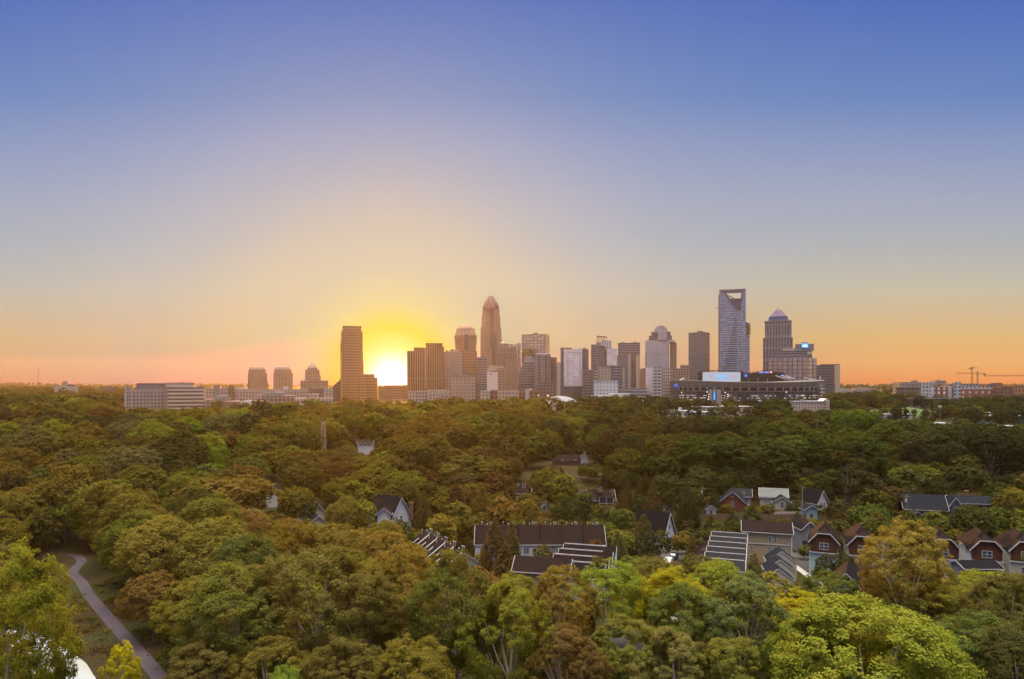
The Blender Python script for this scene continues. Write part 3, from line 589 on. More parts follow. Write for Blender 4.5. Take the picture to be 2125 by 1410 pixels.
seg(b, 'tower_shaft', 1428.5, 1473, 691, None, facade('facade_balcony_grid', (.25, .235, .26), (.03, .035, .06), 4.6, 3.4, .6, .62), rot=20, c=.76); seg(b, 'rooftop_unit', 1443.5, 1455, 687.2, 690.8, G_conc, d=12, dy=14)
seg(b, 'parapet', 1428, 1473.5, 689.8, 690.9, G_dark, rot=20, c=.76, dy=.2)
# the tall tower with the open V top
b = bld('open_top_skyscraper', 'tallest blue glass tower with a hollow trapezoid opening and V-shaped fold', 1521, 1450, 'tower'); D = 1450; dd = 44
X = lambda p: wx(p, D); Z = lambda p: wz(p, D); zb = b.location.z-1
def slab(root, name, polys, y0, y1, mat):
    mb = MB()
    for pl in polys: mb.extrude_y([(X(p), Z(q) if q < 900 else zb) for p, q in pl], y0, y1)
    return put(root, mb, name, mat, (0, D, 0))
slab(b, 'tower_shaft', [[(1492.5, 999), (1529, 999), (1529, 644), (1502, 607), (1492.5, 601)]], 0, dd, PK['duke'])
slab(b, 'tower_wall', [[(1536.5, 999), (1547.5, 999), (1547.5, 601), (1541.5, 607), (1536.5, 644)]], 0, dd, PK['duke'])
slab(b, 'spine', [[(1529.1, 999), (1536.4, 999), (1536.4, 644), (1529.1, 644)]], 3, dd-2, PK['bluegl'])
slab(b, 'fold', [[(1511.5, 619.5), (1538.8, 619.5), (1536.4, 643.9), (1529.1, 643.9)]], 5, dd-6, P('blue_louvre', (.075, .10, .17), .3, .5))
slab(b, 'crown_frame', [[(1492.6, 600.8), (1547.4, 600.8), (1541.4, 607.8), (1502.2, 607.8)]], -1, 8, P('steel_blue_frame', (.085, .10, .16), .45, .2))
slab(b, 'edge_rib', [[(1501.2, 607.9), (1506.4, 607.9), (1531, 641.5), (1529.1, 647)], [(1542, 607.9), (1538.6, 607.9), (1535, 641.5), (1536.5, 647)]], -1, 3, MATS['steel_blue_frame'])
slab(b, 'side_wing', [[(1547.6, 999), (1555.5, 999), (1555.5, 672), (1547.6, 668)]], 6, 40, PK['duke'])
slab(b, 'corner_fin', [[(1490.6, 999), (1492.4, 999), (1492.4, 611), (1490.6, 611)]], 2, 30, MATS['steel_blue_frame'])
bm_ = MB()
for k in range(26):
    t = k/25; y = 652+t*112; w = 2+26*t; bm_.box(X(1529-w), X(1528.9), -.55, 0, Z(y+1.1), Z(y))
put(b, bm_, 'louvre_steps', P('dark_bronze', (.05, .05, .065), .5, .4), (0, D-.02, 0))
put(b, MB().bar((X(1510), 20, Z(610.5)), (X(1522), 20, Z(617)), 1.6, 1.6).box(X(1519), X(1523), 18, 22, Z(619.4), Z(616.5)), 'window_crane', G_dark, (0, D, 0))
put(b, MB().bar((X(1484), 10, Z(637)), (X(1490.8), 10, Z(638.5)), 1.2, 1.2), 'window_crane', G_steel, (0, D, 0))
cg = MB()
for k in range(5): cg.box(X(1549+k*1.9), X(1549.6+k*1.9), 1, 5, Z(696), Z(671+abs(k-2)*1.5))
for k in range(7): cg.box(X(1548), X(1557.5-(k % 2)*1), .4, .9, Z(674+k*3.2), Z(672.8+k*3.2))
put(b, cg, 'balcony_cage', G_dark, (0, D, 0))
# pyramid tower
b = bld('pyramid_tower', 'grey tower with a blue and purple glass pyramid on top', 1613, 1500, 'tower')
GR = facade('facade_grey_piers', (.23, .225, .27), (.04, .05, .085), 26, 6.5, .86, .52)
seg(b, 'tower_shaft', 1583, 1645, 703, None, GR, d=58, top=(G_conc, 1.5)); seg(b, 'setback_tier', 1585.5, 1641, 668, 701.2, GR, d=52, dy=4); seg(b, 'parapet', 1584.8, 1641.8, 665.8, 667.9, G_conc, d=54, dy=3)
lathe(b, 'crown', 1613, [(665.7, 21), (657.5, 19)], G_blue, 'square', dy=6)
lathe(b, 'pyramid', 1613, [(657.4, 18.4), (643.2, 6.2)], facade('pyramid_lattice', (.10, .075, .20), (.04, .04, .11), 4, 4, .6, .6, .2, .5), 'square', dy=6.6)
pf = MB(); Dp = 1500+6.6+18.4/F*1506.6
for sx in (-1, 1):
    for sy in (-1, 1): pf.bar((wx(1613, 1506)+sx*6.6, Dp+sy*6.6, wz(643.2, 1506.6)), (wx(1613, 1506), Dp, wz(637, 1506.6)), .9, .9)
put(b, pf, 'spire_frame', G_stone)
# brick block with the blue sign
b = bld('office_block', 'red brick and glass office with a blue rooftop sign reading ally', 1640, 1380); D = 1380
BR = facade('facade_brick_glass', (.27, .11, .085), (.24, .23, .25), 8.0, 10.0, .74, .74, .2, .45)
seg(b, 'wall', 1593, 1676, 743, None, BR, d=50); seg(b, 'side_wing', 1676.1, 1692.5, 744, None, facade('facade_brick_side', (.34, .16, .12), (.40, .36, .34), 8, 9, .74, .66, .2, .4), d=44, dy=4)
seg(b, 'attic_storey', 1602, 1683, 729, 742.9, PK['stripes'], d=42, dy=4, top=(G_conc, .8)); seg(b, 'penthouse', 1647, 1685, 715, 728, PK['mauve'], d=30, dy=8); seg(b, 'penthouse', 1620, 1646.9, 723, 728, G_stone, d=26, dy=9)
seg(b, 'rooftop_unit', 1658, 1670, 711.5, 714.9, G_conc, d=10, dy=14)
def text(root, s, size, mat, loc, name='lettering', w=None):
    cu = bpy.data.curves.new('text', 'FONT'); cu.body = s; cu.align_x = 'CENTER'; cu.align_y = 'CENTER'; cu.size = size; cu.extrude = .12
    to = bpy.data.objects.new('text', cu); COL.objects.link(to); dg = bpy.context.evaluated_depsgraph_get(); dg.update()
    me = bpy.data.meshes.new_from_object(to.evaluated_get(dg)); bpy.data.objects.remove(to)
    me.materials.clear(); me.materials.append(mat); o = bpy.data.objects.new(name, me); r = root.location
    o.location = (loc[0]-r.x, loc[1]-r.y, loc[2]-r.z); o.rotation_euler = (R(90), 0, 0)
    if w: o.scale = (w, 1, 1)
    return link(o, root)
sgn = MB().cbox(0, 0, 13.5/F*D, 1.0, wz(722.2, D), wz(713.2, D)); put(b, sgn, 'sign_panel', E('sign_blue', (.03, .25, .75), .9), (wx(1670.5, D), D+6.6, 0))
text(b, 'ally', 8.4, E('sign_white', (.6, .85, 1), 1.6), (wx(1670.5, D), D+5.9, wz(717.6, D)))
put(b, MB().box(wx(1675, D), wx(1684, D), 3.4, 3.9, wz(736, D), wz(730.5, D)), 'sign_board', P('sign_yellowish', (.42, .40, .30), .7), (0, D, 0))
b = bld('office_tower', 'dark striped office with a pale side at the right end of the skyline', 1718, 1350, 'tower')
seg(b, 'tower_shaft', 1694.5, 1732, 758, None, facade('facade_dark_bands', (.17, .13, .14), (.06, .06, .085), 5.2, 14, .55, .95), d=40); seg(b, 'side_wing', 1732.1, 1742, 757.5, None, P('sandstone', (.46, .36, .28), .8), d=36, dy=2)
seg(b, 'parapet', 1700, 1741, 756.3, 757.4, G_dark, d=30, dy=4); seg(b, 'penthouse', 1714, 1731, 757, 757.9, G_white, d=10, dy=5)
b = bld('low_rise', 'narrow white and blue low rise at the foot of the dark striped office', 1706, 1180)
seg(b, 'wall', 1700.5, 1712, 803, None, PK['bluewin'], d=24); seg(b, 'side_wing', 1697, 1700.4, 781, None, P('pink_pylon', (.55, .36, .36), .6), d=3, dy=6)

for o in list(COL.objects):
    if o.type == 'EMPTY' and o.parent is None and o.location.y > 880:
        a = math.atan2(o.location.x, o.location.y); o.rotation_euler = (0, 0, -a); o.scale = (math.cos(a), 1, 1)
# ================================================================== stadium
def stadium():
    b = bld('stadium', 'football stadium bowl with arched arcade, blue corner domes and a big screen', 1547, 1250, 'stadium')
    cx, cy, A, B_ = wx(1547, 1250), 1250.0, 133.0, 104.0
    pt = lambda t, k=0.0: (cx+(A+k)*math.sin(t), cy-(B_+k)*math.cos(t))
    TS = np.linspace(-math.pi, math.pi, 97)[:-1]
    def ring(name, prof, mat, closed=True):          # prof: [(offset, z or f(t))]
        rings = []
        for k, z in prof: rings.append([(*pt(t, k), z(t) if callable(z) else z) for t in TS])
        return put(b, MB().loft(rings, cap=False), name, mat)
    zb = b.location.z-2
    rim = lambda t: 53+4.5*abs(math.sin(t))**2
    ring('outer_wall', [(0, zb), (0, 37.5)], facade('facade_stadium', (.085, .085, .11), (.03, .03, .05), 5, 60, .99, .3, lit=0))
    ring('ledge', [(0, 37.5), (1.2, 37.6), (1.2, 38.6), (-5, 38.6)], G_conc)
    ring('recess_wall', [(-5, 38.6), (-5, 47)], P('dark_recess', (.055, .05, .055), .9))
    ring('stand_deck', [(-.2, 45.2), (1.6, 46), (3.6, rim), (2.4, lambda t: rim(t)+.4), (-9, lambda t: rim(t)-4), (-34, 36)], P('deck_concrete', (.165, .15, .155), .9, 0, .2, .12))
    ring('seating', [(-34.1, 36), (-36, 30), (-70, 18)], P('seat_blue', (.03, .22, .40), .7))
    ap = MB(); nb = 58
    for i in range(nb):
        t0 = -math.pi+2*math.pi*i/nb; t1 = t0+2*math.pi/nb
        p = pt(t0, .6); ap.tube((p[0], p[1], 38.6), (p[0], p[1], 45.2), .8, .8, 5)
        pv = None
        for q in np.linspace(0, math.pi, 8):
            t = t0+(t1-t0)*(.5-.5*math.cos(q)); xx = pt(t, .6); c = (xx[0], xx[1], 41.2+4.2*math.sin(q))
            if pv: ap.bar(pv, c, 1.0, 1.0)
            pv = c
        pp = pt(t0, 2.2); ap.tube((*pt(t0, 1.2), 45.4), (*pt(t0, 3.9), 49.5), .45, .3, 4)
    put(b, ap, 'arcade', P('arcade_stone', (.30, .30, .33), .8))
    lw = MB()
    rnd = random.Random(5)
    for i in range(150):
        t = -1.35+2.7*i/150
        for z in (21.5, 25.5, 29.5):
            if rnd.random() < .42 and i % 12 > 1:
                x, y = pt(t, .25); lw.cbox(x, y, 1.3, .8, z, z+1.7)
    w_ = put(b, lw, 'window', E('stadium_lit_glass', (.8, .76, .70), .16)); w_['kind'] = 'stuff'
    lp = MB()
    for px, py in ((1432, 815), (1473, 814), (1476, 819), (1476, 824), (1505, 815), (1510, 819), (1510, 823), (1510, 828), (1626, 814), (1664, 821), (1475, 829)):
        t = math.asin(max(-1, min(1, (wx(px, 1160)-cx)/A))); x, y = pt(t, 1.0); lp.cbox(x, y, 1.3, 1.3, wz(py, y)-.7, wz(py, y)+.7)
    l_ = put(b, lp, 'lamp', E('lamp_white', (1, .88, .72), 1.2)); l_['kind'] = 'stuff'
    # entrance bay with its tall blue light
    t = math.asin((wx(1491, 1150)-cx)/A); x, y = pt(t, 2)
    put(b, MB().cbox(0, 0, 19, 6, zb, 41), 'entrance_bay', P('entrance_stone', (.30, .27, .27), .8), (x, y, 0), t)
    put(b, MB().cbox(0, -3.3, 8.5, .6, 22, 40), 'glass_bay', PK['bluegl'], (x, y, 0), t)
    put(b, MB().loft([[(q[0], -3.9, q[1]) for q in ((-1.2, 23), (1.2, 23), (1.5, 31), (.9, 36), (0, 38.5), (-.9, 36), (-1.5, 31))], [(q[0], -3.65, q[1]) for q in ((-1.2, 23), (1.2, 23), (1.5, 31), (.9, 36), (0, 38.5), (-.9, 36), (-1.5, 31))]]), 'light_panel', E('blue_light', (.02, .35, .9), .8), (x, y, 0), t)
    # corner drums with lit blue domes
    for px, k in ((1406, 1230), (1671, 1205), (1687, 1240)):
        x, y = wx(px, k), k
        c = [(math.cos(a), math.sin(a)) for a in np.linspace(0, 2*math.pi, 17)[:-1]]
        dr = put(b, MB().loft([[(q[0]*r, q[1]*r, z) for q in c] for r, z in ((7.2, zb), (7.2, 43.5), (6, 43.6), (6, 47))]), 'drum_tower', PK['darkgl'], (x, y, 0))
        put(b, MB().loft([[(q[0]*r, q[1]*r, z) for q in c] for r, z in ((6.8, 43.7), (6.9, 46), (6, 49), (4, 51), (1.2, 51.9), (.1, 52))]), 'dome', E('dome_blue', (.01, .08, .50), .35), (x, y, 0), 0, True)
    # big screen on its frame
    D = 1300
    put(b, MB().box(wx(1451, D), wx(1544, D), 0, 8, 40, wz(772, D)), 'screen_housing', P('housing_black', (.018, .017, .022), .6), (0, D, 0))
    put(b, MB().box(wx(1458, D), wx(1536.5, D), -.6, 0, wz(795, D), wz(772.6, D)), 'screen', E('screen_grey', (.36, .41, .47), .42), (0, D, 0))
    text(b, 'BANK OF AMERICA', 5.6, E('screen_blue', (.10, .42, .85), .8), (wx(1497, D), D-.85, wz(781.5, D)), w=.62); text(b, 'STADIUM', 4.0, MATS['screen_blue'], (wx(1497, D), D-.85, wz(787.5, D)), w=.8)
    for px in (1474, 1521):
        f = MB()
        for k in range(3): f.extrude_y([(x0+wx(px, D), wz(781.5, D)+z0) for x0, z0 in ((-2.8+k*.7, 2.4-k*1.7), (2.6-k*.5, 1.2-k*1.5), (2.2-k*.5, .4-k*1.3), (-2.4+k*.7, 1.3-k*1.6))], -.9, -.62)
        put(b, f, 'emblem', E('screen_red', (.75, .12, .12), .8), (0, D, 0))
    tr = MB(); top = [(1455, 771.5), (1475, 769.3), (1497, 768), (1520, 769.3), (1543, 771.8)]
    for (p, q), (p2, q2) in zip(top, top[1:]):
        tr.bar((wx(p, D), 3, wz(q, D)), (wx(p2, D), 3, wz(q2, D)), 1.1, 1.1)
        tr.bar((wx(p, D), 3, wz(772, D)), (wx((p+p2)/2, D), 3, wz((q+q2)/2, D)), .7, .7); tr.bar((wx((p+p2)/2, D), 3, wz((q+q2)/2, D)), (wx(p2, D), 3, wz(772, D)), .7, .7)
    put(b, tr, 'roof_truss', G_dark, (0, D, 0))
    D = 1352
    put(b, MB().extrude_y([(wx(1544, D), 30), (wx(1628, D), 30), (wx(1628, D), wz(775, D)), (wx(1590, D), wz(770.5, D)), (wx(1544, D), wz(777, D))], 0, 8), 'screen_housing', MATS['housing_black'], (0, D, 0))
    put(b, MB().bar((wx(1544, D), 3, wz(775.6, D)), (wx(1590, D), 3, wz(769.2, D)), 1.2, 1.2).bar((wx(1590, D), 3, wz(769.2, D)), (wx(1628, D), 3, wz(773.6, D)), 1.2, 1.2), 'roof_truss', G_dark, (0, D, 0))
    text(b, 'BANK OF AMERICA', 4.6, E('sign_violet', (.25, .35, 1), 1.0), (wx(1586, D), D-.5, wz(773.3, D)), w=.5)
    put(b, MB().extrude_y([(wx(1600, D)+x0, wz(772.8, D)+z0) for x0, z0 in ((-3, 0), (0, 2), (3, 0), (0, -2))], -.5, -.1), 'emblem', E('sign_coral', (1, .3, .25), 1.0), (0, D, 0))
    for px, s in ((1547.5, 5.5), (1624.5, 4)):
        put(b, MB().cbox(wx(px, D), -.6, s, .6, wz(780, D)-s/2, wz(780, D)+s/2), 'sign_panel', E('sign_deep_blue', (.01, .10, .75), .5), (0, D, 0))
        put(b, MB().cbox(wx(px, D), -1.1, s*.4, .4, wz(780, D)-s*.2, wz(780, D)+s*.2), 'emblem', E('sign_pale_blue', (.2, .45, .9), .6), (0, D, 0))
    la = MB()
    for px, py, dx in ((1610, 780, 13), (1620, 779.5, 13), (1630, 780, 13), (1420, 785, -19), (1668, 783, 17), (1676, 786, 12)):
        D = 1240; la.bar((wx(px, D), 0, wz(py, D)), (wx(px+dx, D), -14, wz(py+7, D)), 2.2, 1.0)
    put(b, la, 'light_rack', G_white, (0, 1240, 0))
    po = MB()
    for px in (1554, 1573, 1593, 1650): po.tube((wx(px, 1160), 0, wz(800, 1160)), (wx(px, 1160), 0, wz(785, 1160)), .5, .35, 4)
    put(b, po, 'mast', G_steel, (0, 1160, 0))
stadium()

# ================================================================== right-hand distance
AW = facade('facade_apart_grey', (.34, .28, .28), (.08, .08, .10), 6.5, 6.0, .5, .45); AB = facade('facade_apart_bluewhite', (.50, .52, .58), (.07, .08, .12), 6.0, 7.0, .5, .5)
b = bld('apartment_block', 'long grey apartment block on the ridge with a stair tower', 1914, 1450)
seg(b, 'wall', 1867, 1912, 793.5, None, AW, d=26); seg(b, 'side_wing', 1912.2, 1943, 793.8, None, AB, d=26, dy=3); seg(b, 'stair_tower', 1896, 1903, 789.5, None, AW, d=10, dy=-2)
seg(b, 'side_wing', 1943.2, 1964, 790.5, None, AW, d=24); seg(b, 'rooftop_unit', 1945, 1951, 788.8, 790.3, G_conc, d=8, dy=5)
b = bld('apartment_block', 'grey apartment block with dark upper floor behind the red and white one', 2008, 1300)
seg(b, 'wall', 1975, 2034, 796.5, None, AW, d=26); seg(b, 'stair_tower', 1983, 1994, 792.5, None, AB, d=12, dy=-2); seg(b, 'attic_storey', 1948, 1975, 799, None, PK['brick'], d=24)
b = bld('apartment_block', 'bright red and white panelled apartment block on the right ridge', 1962, 1120)
seg(b, 'corner_pier', 1928.5, 1940.5, 802, None, facade('facade_white_corner', (.60, .62, .68), (.07, .08, .12), 6, 9.5, .45, .5), d=22, dy=-2); seg(b, 'wall', 1940.7, 1967, 802.5, None, PK['redwh'], d=22); seg(b, 'side_wing', 1967.2, 1975, 801, None, G_white, d=20, dy=2); seg(b, 'side_wing', 1981, 1993, 802, None, AB, d=20, dy=-1); seg(b, 'side_wing', 1975.2, 1980.8, 803.5, None, PK['brick'], d=20, dy=2)
b = bld('apartment_block', 'red brick apartment row with white top floor further right on the ridge', 2040, 1160)
seg(b, 'wall', 1993.2, 2072, 808, None, facade('facade_red_row', (.32, .11, .085), (.42, .40, .42), 8, 11, .5, .3, .6, 0), d=22); seg(b, 'attic_storey', 1994, 2079, 803, 807.9, AB, d=20, dy=2); seg(b, 'stair_tower', 2072.2, 2079.5, 806, None, PK['bluegl'], d=18)
b = bld('apartment_block', 'orange brick apartment block with many windows at the right edge', 2108, 1140)
seg(b, 'wall', 2079.8, 2104, 801.5, None, PK['brick'], d=24); seg(b, 'side_wing', 2104.2, 2150, 800, None, PK['orange'], d=26, dy=-3); seg(b, 'penthouse', 2051, 2080, 797, None, PK['brown'], d=20, dy=60); seg(b, 'stair_tower', 2067, 2079, 795, None, PK['brown'], d=12, dy=56)
b = bld('office_block', 'brown low building under the grey ridge apartments', 1890, 1150)
seg(b, 'wall', 1873, 1908, 804.5, None, PK['brown'], d=20); seg(b, 'roof', 1872.5, 1908.5, 804, 804.4, G_conc, d=21, dy=-.5)
for i, (x0, x1, yt, mt, D, lab) in enumerate(((1735, 1765, 807, 'pale', 1700, 'small pale block just right of the dark striped office, on the horizon'), (1768, 1798, 812, 'grey', 1400, 'grey flat block among trees right of the dark striped office'), (1774, 1821, 806, 'rose', 1900, 'long low pink block on the horizon beyond the trees'), (1799, 1807, 811, 'bluegl', 1390, 'narrow blue block attached right of the grey flat block'))):
    b = bld('low_rise', lab, (x0+x1)/2, D); seg(b, 'wall', x0, x1, yt, None, PK[mt], d=20); seg(b, 'penthouse', x0+(x1-x0)*.2, x0+(x1-x0)*.6, yt-2, yt-.1, G_conc, d=10, dy=4)
def crane(label, px, D, ybase, ytop, j0, j1, yj, cab=True):
    b = empty('tower_crane', label, 'crane', (wx(px, D), D, wz(ybase, D)), 'tower cranes on the right skyline')
    h = wz(ytop, D)-wz(ybase, D); zj = wz(yj, D)-wz(ybase, D); m = MB(); r = 1.0
    for sx in (-r, r):
        for sy in (-r, r): m.tube((sx, sy, -15), (sx, sy, h), .28, .28, 4)
    n = int(h/4)
    for k in range(-3, n):
        s = 1 if k % 2 else -1
        m.tube((-r*s, -r, k*4), (r*s, -r, k*4+4), .2, .2, 4); m.tube((-r*s, r, k*4), (r*s, r, k*4+4), .2, .2, 4)
    m.build('mast', P('crane_ochre', (.30, .17, .07), .6), b)
    a, c = wx(j0, D)-b.location.x, wx(j1, D)-b.location.x; jm = MB()
    for y, z in ((-.7, 0), (.7, 0), (0, 1.8)): jm.tube((a, y, zj+z), (c, y, zj+z), .3, .3, 4)
    k = a; i = 0
    while k < c-3: jm.tube((k, -.7, zj), (k+3, 0, zj+1.8), .2, .2, 4); jm.tube((k+3, 0, zj+1.8), (k+3.01, .7, zj), .2, .2, 4); k += 3
    jm.build('jib', MATS['crane_ochre'], b)
    e = a if abs(a) < abs(c) else c
    MB().cbox(e*.85, 0, 5, 2, zj-3, zj-.4).build('counterweight', G_conc, b)
    if cab: MB().cbox(1.6, -1.2, 2, 2, zj-3.2, zj-.8).build('cab', G_white, b)
    return b
crane('tower crane with a short jib above all others on the right skyline', 2017, 1500, 797, 762.5, 2012.5, 2027.5, 764)
b = crane('tower crane with a pointed mast top and a long jib reaching left', 2028.5, 1480, 797, 770.5, 1983, 2046, 776)
crane('tower crane whose jib runs out of the right edge of the photo', 2128, 1350, 797, 774, 2040, 2150, 781)
# overpass, park buildings
b = bld('overpass', 'thin road overpass crossing the trees below the red and white apartments', 1935, 960, 'bridge')
put(b, MB().box(wx(1886, 960), wx(1985, 960), -4, 4, wz(828.2, 960), wz(826.6, 960)), 'deck', G_conc, (0, 960, 0))
for k in range(5): put(b, MB().cbox(wx(1893+k*21, 960), 0, 1.6, 4, gz(0, 960)-1, wz(828.3, 960)), 'pillar', G_conc, (0, 960, 0))
put(b, MB().box(wx(1886, 960), wx(1985, 960), -4.1, -3.8, wz(826.5, 960), wz(825.6, 960)), 'railing', G_steel, (0, 960, 0))
b = bld('apartment_block', 'cream apartment building with a pointed corner gable at the wood edge', 1686, 800)
seg(b, 'wall', 1650, 1713, 834, None, facade('facade_cream_rows', (.55, .44, .40), (.15, .12, .12), 4.0, 3.6, .5, .36), d=16, top=(G_white, .5)); seg(b, 'gable_bay', 1713.2, 1722, 833, None, facade('facade_cream_bay', (.58, .47, .43), (.16, .12, .12), 4.0, 2.4, .5, .4), d=18, dy=-1)
D = 799; put(b, MB().extrude_y([(wx(1708, D), wz(833, D)), (wx(1723, D), wz(833, D)), (wx(1715.3, D), wz(827.3, D))], 0, 16), 'roof', P('gable_pale', (.56, .50, .47), .8), (0, D, 0))
seg(b, 'rooftop_unit', 1663, 1669, 829.8, 833.2, G_conc, d=4, dy=5); seg(b, 'roof', 1670, 1708, 832.2, 833.2, G_white, d=10, dy=4)
def shed(label, x0, x1, yt, D, mat, roof=None, h=None, d=16, name='warehouse', bits=()):
    b = bld(name, label, (x0+x1)/2, D); seg(b, 'wall', x0, x1, yt, None, mat, d=d)
    c = MB().box(wx(x0, D)-.4, wx(x1, D)+.4, -.4, d+.4, wz(yt, D)+.01, wz(yt, D)+.7); put(b, c, 'roof', roof or G_white, (0, D, 0))
    for q in bits: seg(b, 'rooftop_unit', q[0], q[1], q[2], yt-1, G_white, d=5, dy=5)
    return b
PW = facade('facade_low_white', (.58, .57, .60), (.09, .09, .11), 4.2, 4.6, .38, .6)
shed('white two-storey flat-roofed building with dark window strips, left of the tan warehouse', 1443, 1488, 846, 720, PW, bits=((1453, 1466, 843.5), (1470, 1480, 844)))
shed('long low white warehouse at the wood edge below the stadium', 1372, 1442, 854, 690, PW, bits=((1380, 1386, 851), (1410, 1415, 846), (1396, 1404, 851.5)))
shed('low white annex with dark openings in front of the two-storey white building', 1430, 1500, 857, 660, PW, bits=((1478, 1486, 853),))
shed('tan brick warehouse with a white roof edge below the stadium arches', 1501, 1561, 845, 740, PK['rose'], bits=((1520, 1528, 842.5),))
shed('pale low roof peeking over the tree tops left of the white warehouse', 1060, 1136, 859, 640, PK['pale'])
shed('long green warehouse with white roof at the right edge', 2030, 2150, 865, 640, P('green_sheet', (.13, .22, .17), .7), d=24)
shed('blue-white house with dark window strip at the foot of the lawn mound', 1812, 1852, 861, 640, facade('facade_park_house', (.50, .52, .60), (.07, .08, .12), 5, 60, .45, .9), d=12, name='pavilion')
shed('small pale pavilion on the right foot of the lawn mound', 1883, 1893, 861, 660, PK['white'], d=8, name='pavilion')
shed('pale flat-roofed house half hidden by trees below the green warehouse', 2089, 2116, 886, 520, PK['pale'], d=10, name='house')
shed('pale tan shed roof left of the broad tree near the green warehouse', 2046, 2070, 858, 700, P('tan_sheet', (.42, .34, .28), .8), P('tan_roof', (.46, .38, .33), .8), d=14)
shed('small white house with bluish roof right of the ball field', 1948, 1968, 880, 560, PK['white'], P('bluish_roof', (.45, .50, .58), .6), d=9, name='house')
shed('white flat roof low in the trees at the far left', 82, 110, 846, 700, PK['white'], d=14)
m_field = grid_mesh('playing_field', np.arange(wx(1938, 660), wx(1975, 660), 3.0), np.arange(640, 700, 6.0), gz_arr, P('field_grass', (.16, .20, .05), .95), .15)
# masts and lattice pylon
def lampmast(label, px, D, yt, heads=6, r=2.2):
    z0 = gz(wx(px, D), D); h = wz(yt, D)-z0
    b = empty('floodlight_mast', label, 'mast', (wx(px, D), D, z0)); MB().tube((0, 0, -1), (0, 0, h), .35, .2, 6).build('pole', G_steel, b)
    m = MB()
    for k in range(heads): a = 2*math.pi*k/heads; m.cbox(r*math.cos(a), r*math.sin(a), 1.0, 1.0, h-.6+.9*(k % 2), h+.5+.9*(k % 2)).bar((0, 0, h), (r*math.cos(a), r*math.sin(a), h), .2, .2)
    m.build('lamp_head', G_white, b); return b
lampmast('tall floodlight mast with a ring of white lamps left of the stadium', 1366, 900, 831, 8, 2.6)
lampmast('slender floodlight mast left of the ringed one', 1334, 880, 832, 3, .8)
lampmast('floodlight mast standing beside the ball field on the right', 1951, 600, 845, 4, 1.0)
lampmast('floodlight mast right of the ball field near the broad tree', 2006, 620, 850, 5, 1.2)
def pylon():
    D = 400; x = wx(671, D); z0 = gz(x, D); h = wz(876, D)-z0
    b = empty('lattice_pylon', 'rust-coloured lattice power pylon rising from the wood left of the sun', 'pylon', (x, D, z0)); m = MB()
    hw = lambda z: 1.5-.6*z/h
    n = 8
    for k in range(n):
        za, zc = h*k/n, h*(k+1)/n; a, c = hw(za), hw(zc)
        for sx in (-1, 1):
            for sy in (-1, 1): m.tube((sx*a, sy*a, za), (sx*c, sy*c, zc), .08, .08, 4)
        for s in (-1, 1):
            m.tube((-a, s*a, za), (c, s*c, zc), .06, .06, 4); m.tube((a, s*a, za), (-c, s*c, zc), .1, .1, 4)
            m.tube((s*a, -a, za), (s*c, c, zc), .1, .1, 4); m.tube((-c, s*c, zc), (c, s*c, zc), .1, .1, 4)
    m.build('lattice_mast', P('pylon_steel', (.30, .22, .19), .6, .3), b)
    arm = MB()
    for z in (h-.3, h-4, h-7.5): arm.bar((-2.4, 0, z), (2.4, 0, z), .14, .16)
    arm.build('cross_arm', MATS['pylon_steel'], b)
    return b
pylon()
# ================================================================== houses
H_roofs = dict(brown=bands('shingles_brown', (.017, .0105, .0115), (.012, .0075, .0085), .32, .5, 'Z', .9, .2), dark=bands('shingles_dark', (.010, .009, .012), (.007, .0065, .009), .32, .5, 'Z', .9, .2),
               grey=bands('shingles_grey', (.022, .022, .027), (.016, .016, .020), .32, .5, 'Z', .9, .2), slate=bands('shingles_slate', (.014, .017, .026), (.010, .012, .019), .32, .5, 'Z', .9, .2))
def siding(n, c): return bands('siding_'+n, c, tuple(v*.8 for v in c), .28, .8, 'Z', .75, .06)
H_w = dict(white=siding('white', (.52, .53, .60)), cream=siding('cream', (.42, .40, .35)), teal=siding('teal', (.30, .42, .46)), tan=siding('tan', (.31, .25, .175)), blue=siding('blue', (.085, .115, .18)), sage=siding('sage', (.24, .255, .22)), grey=siding('grey', (.22, .22, .24)),
           brick=bands('house_brick', (.17, .066, .048), (.13, .052, .038), .16, .75, 'Z', .9, .18), shingle=bands('shingle_brown', (.105, .046, .030), (.08, .035, .024), .25, .7, 'Z', .9, .2), brownbrick=bands('house_brown_brick', (.20, .10, .08), (.16, .08, .06), .16, .75, 'Z', .9, .18))
M_pane, _nt, _b = new_mat('window_pane'); _b.inputs['Base Color'].default_value = (.10, .13, .18, 1); _b.inputs['Metallic'].default_value = .5; _b.inputs['Roughness'].default_value = .08
M_trim = P('white_trim', (.42, .43, .48), .6, 0, .05); M_door = P('door_brown', (.12, .06, .04), .6)
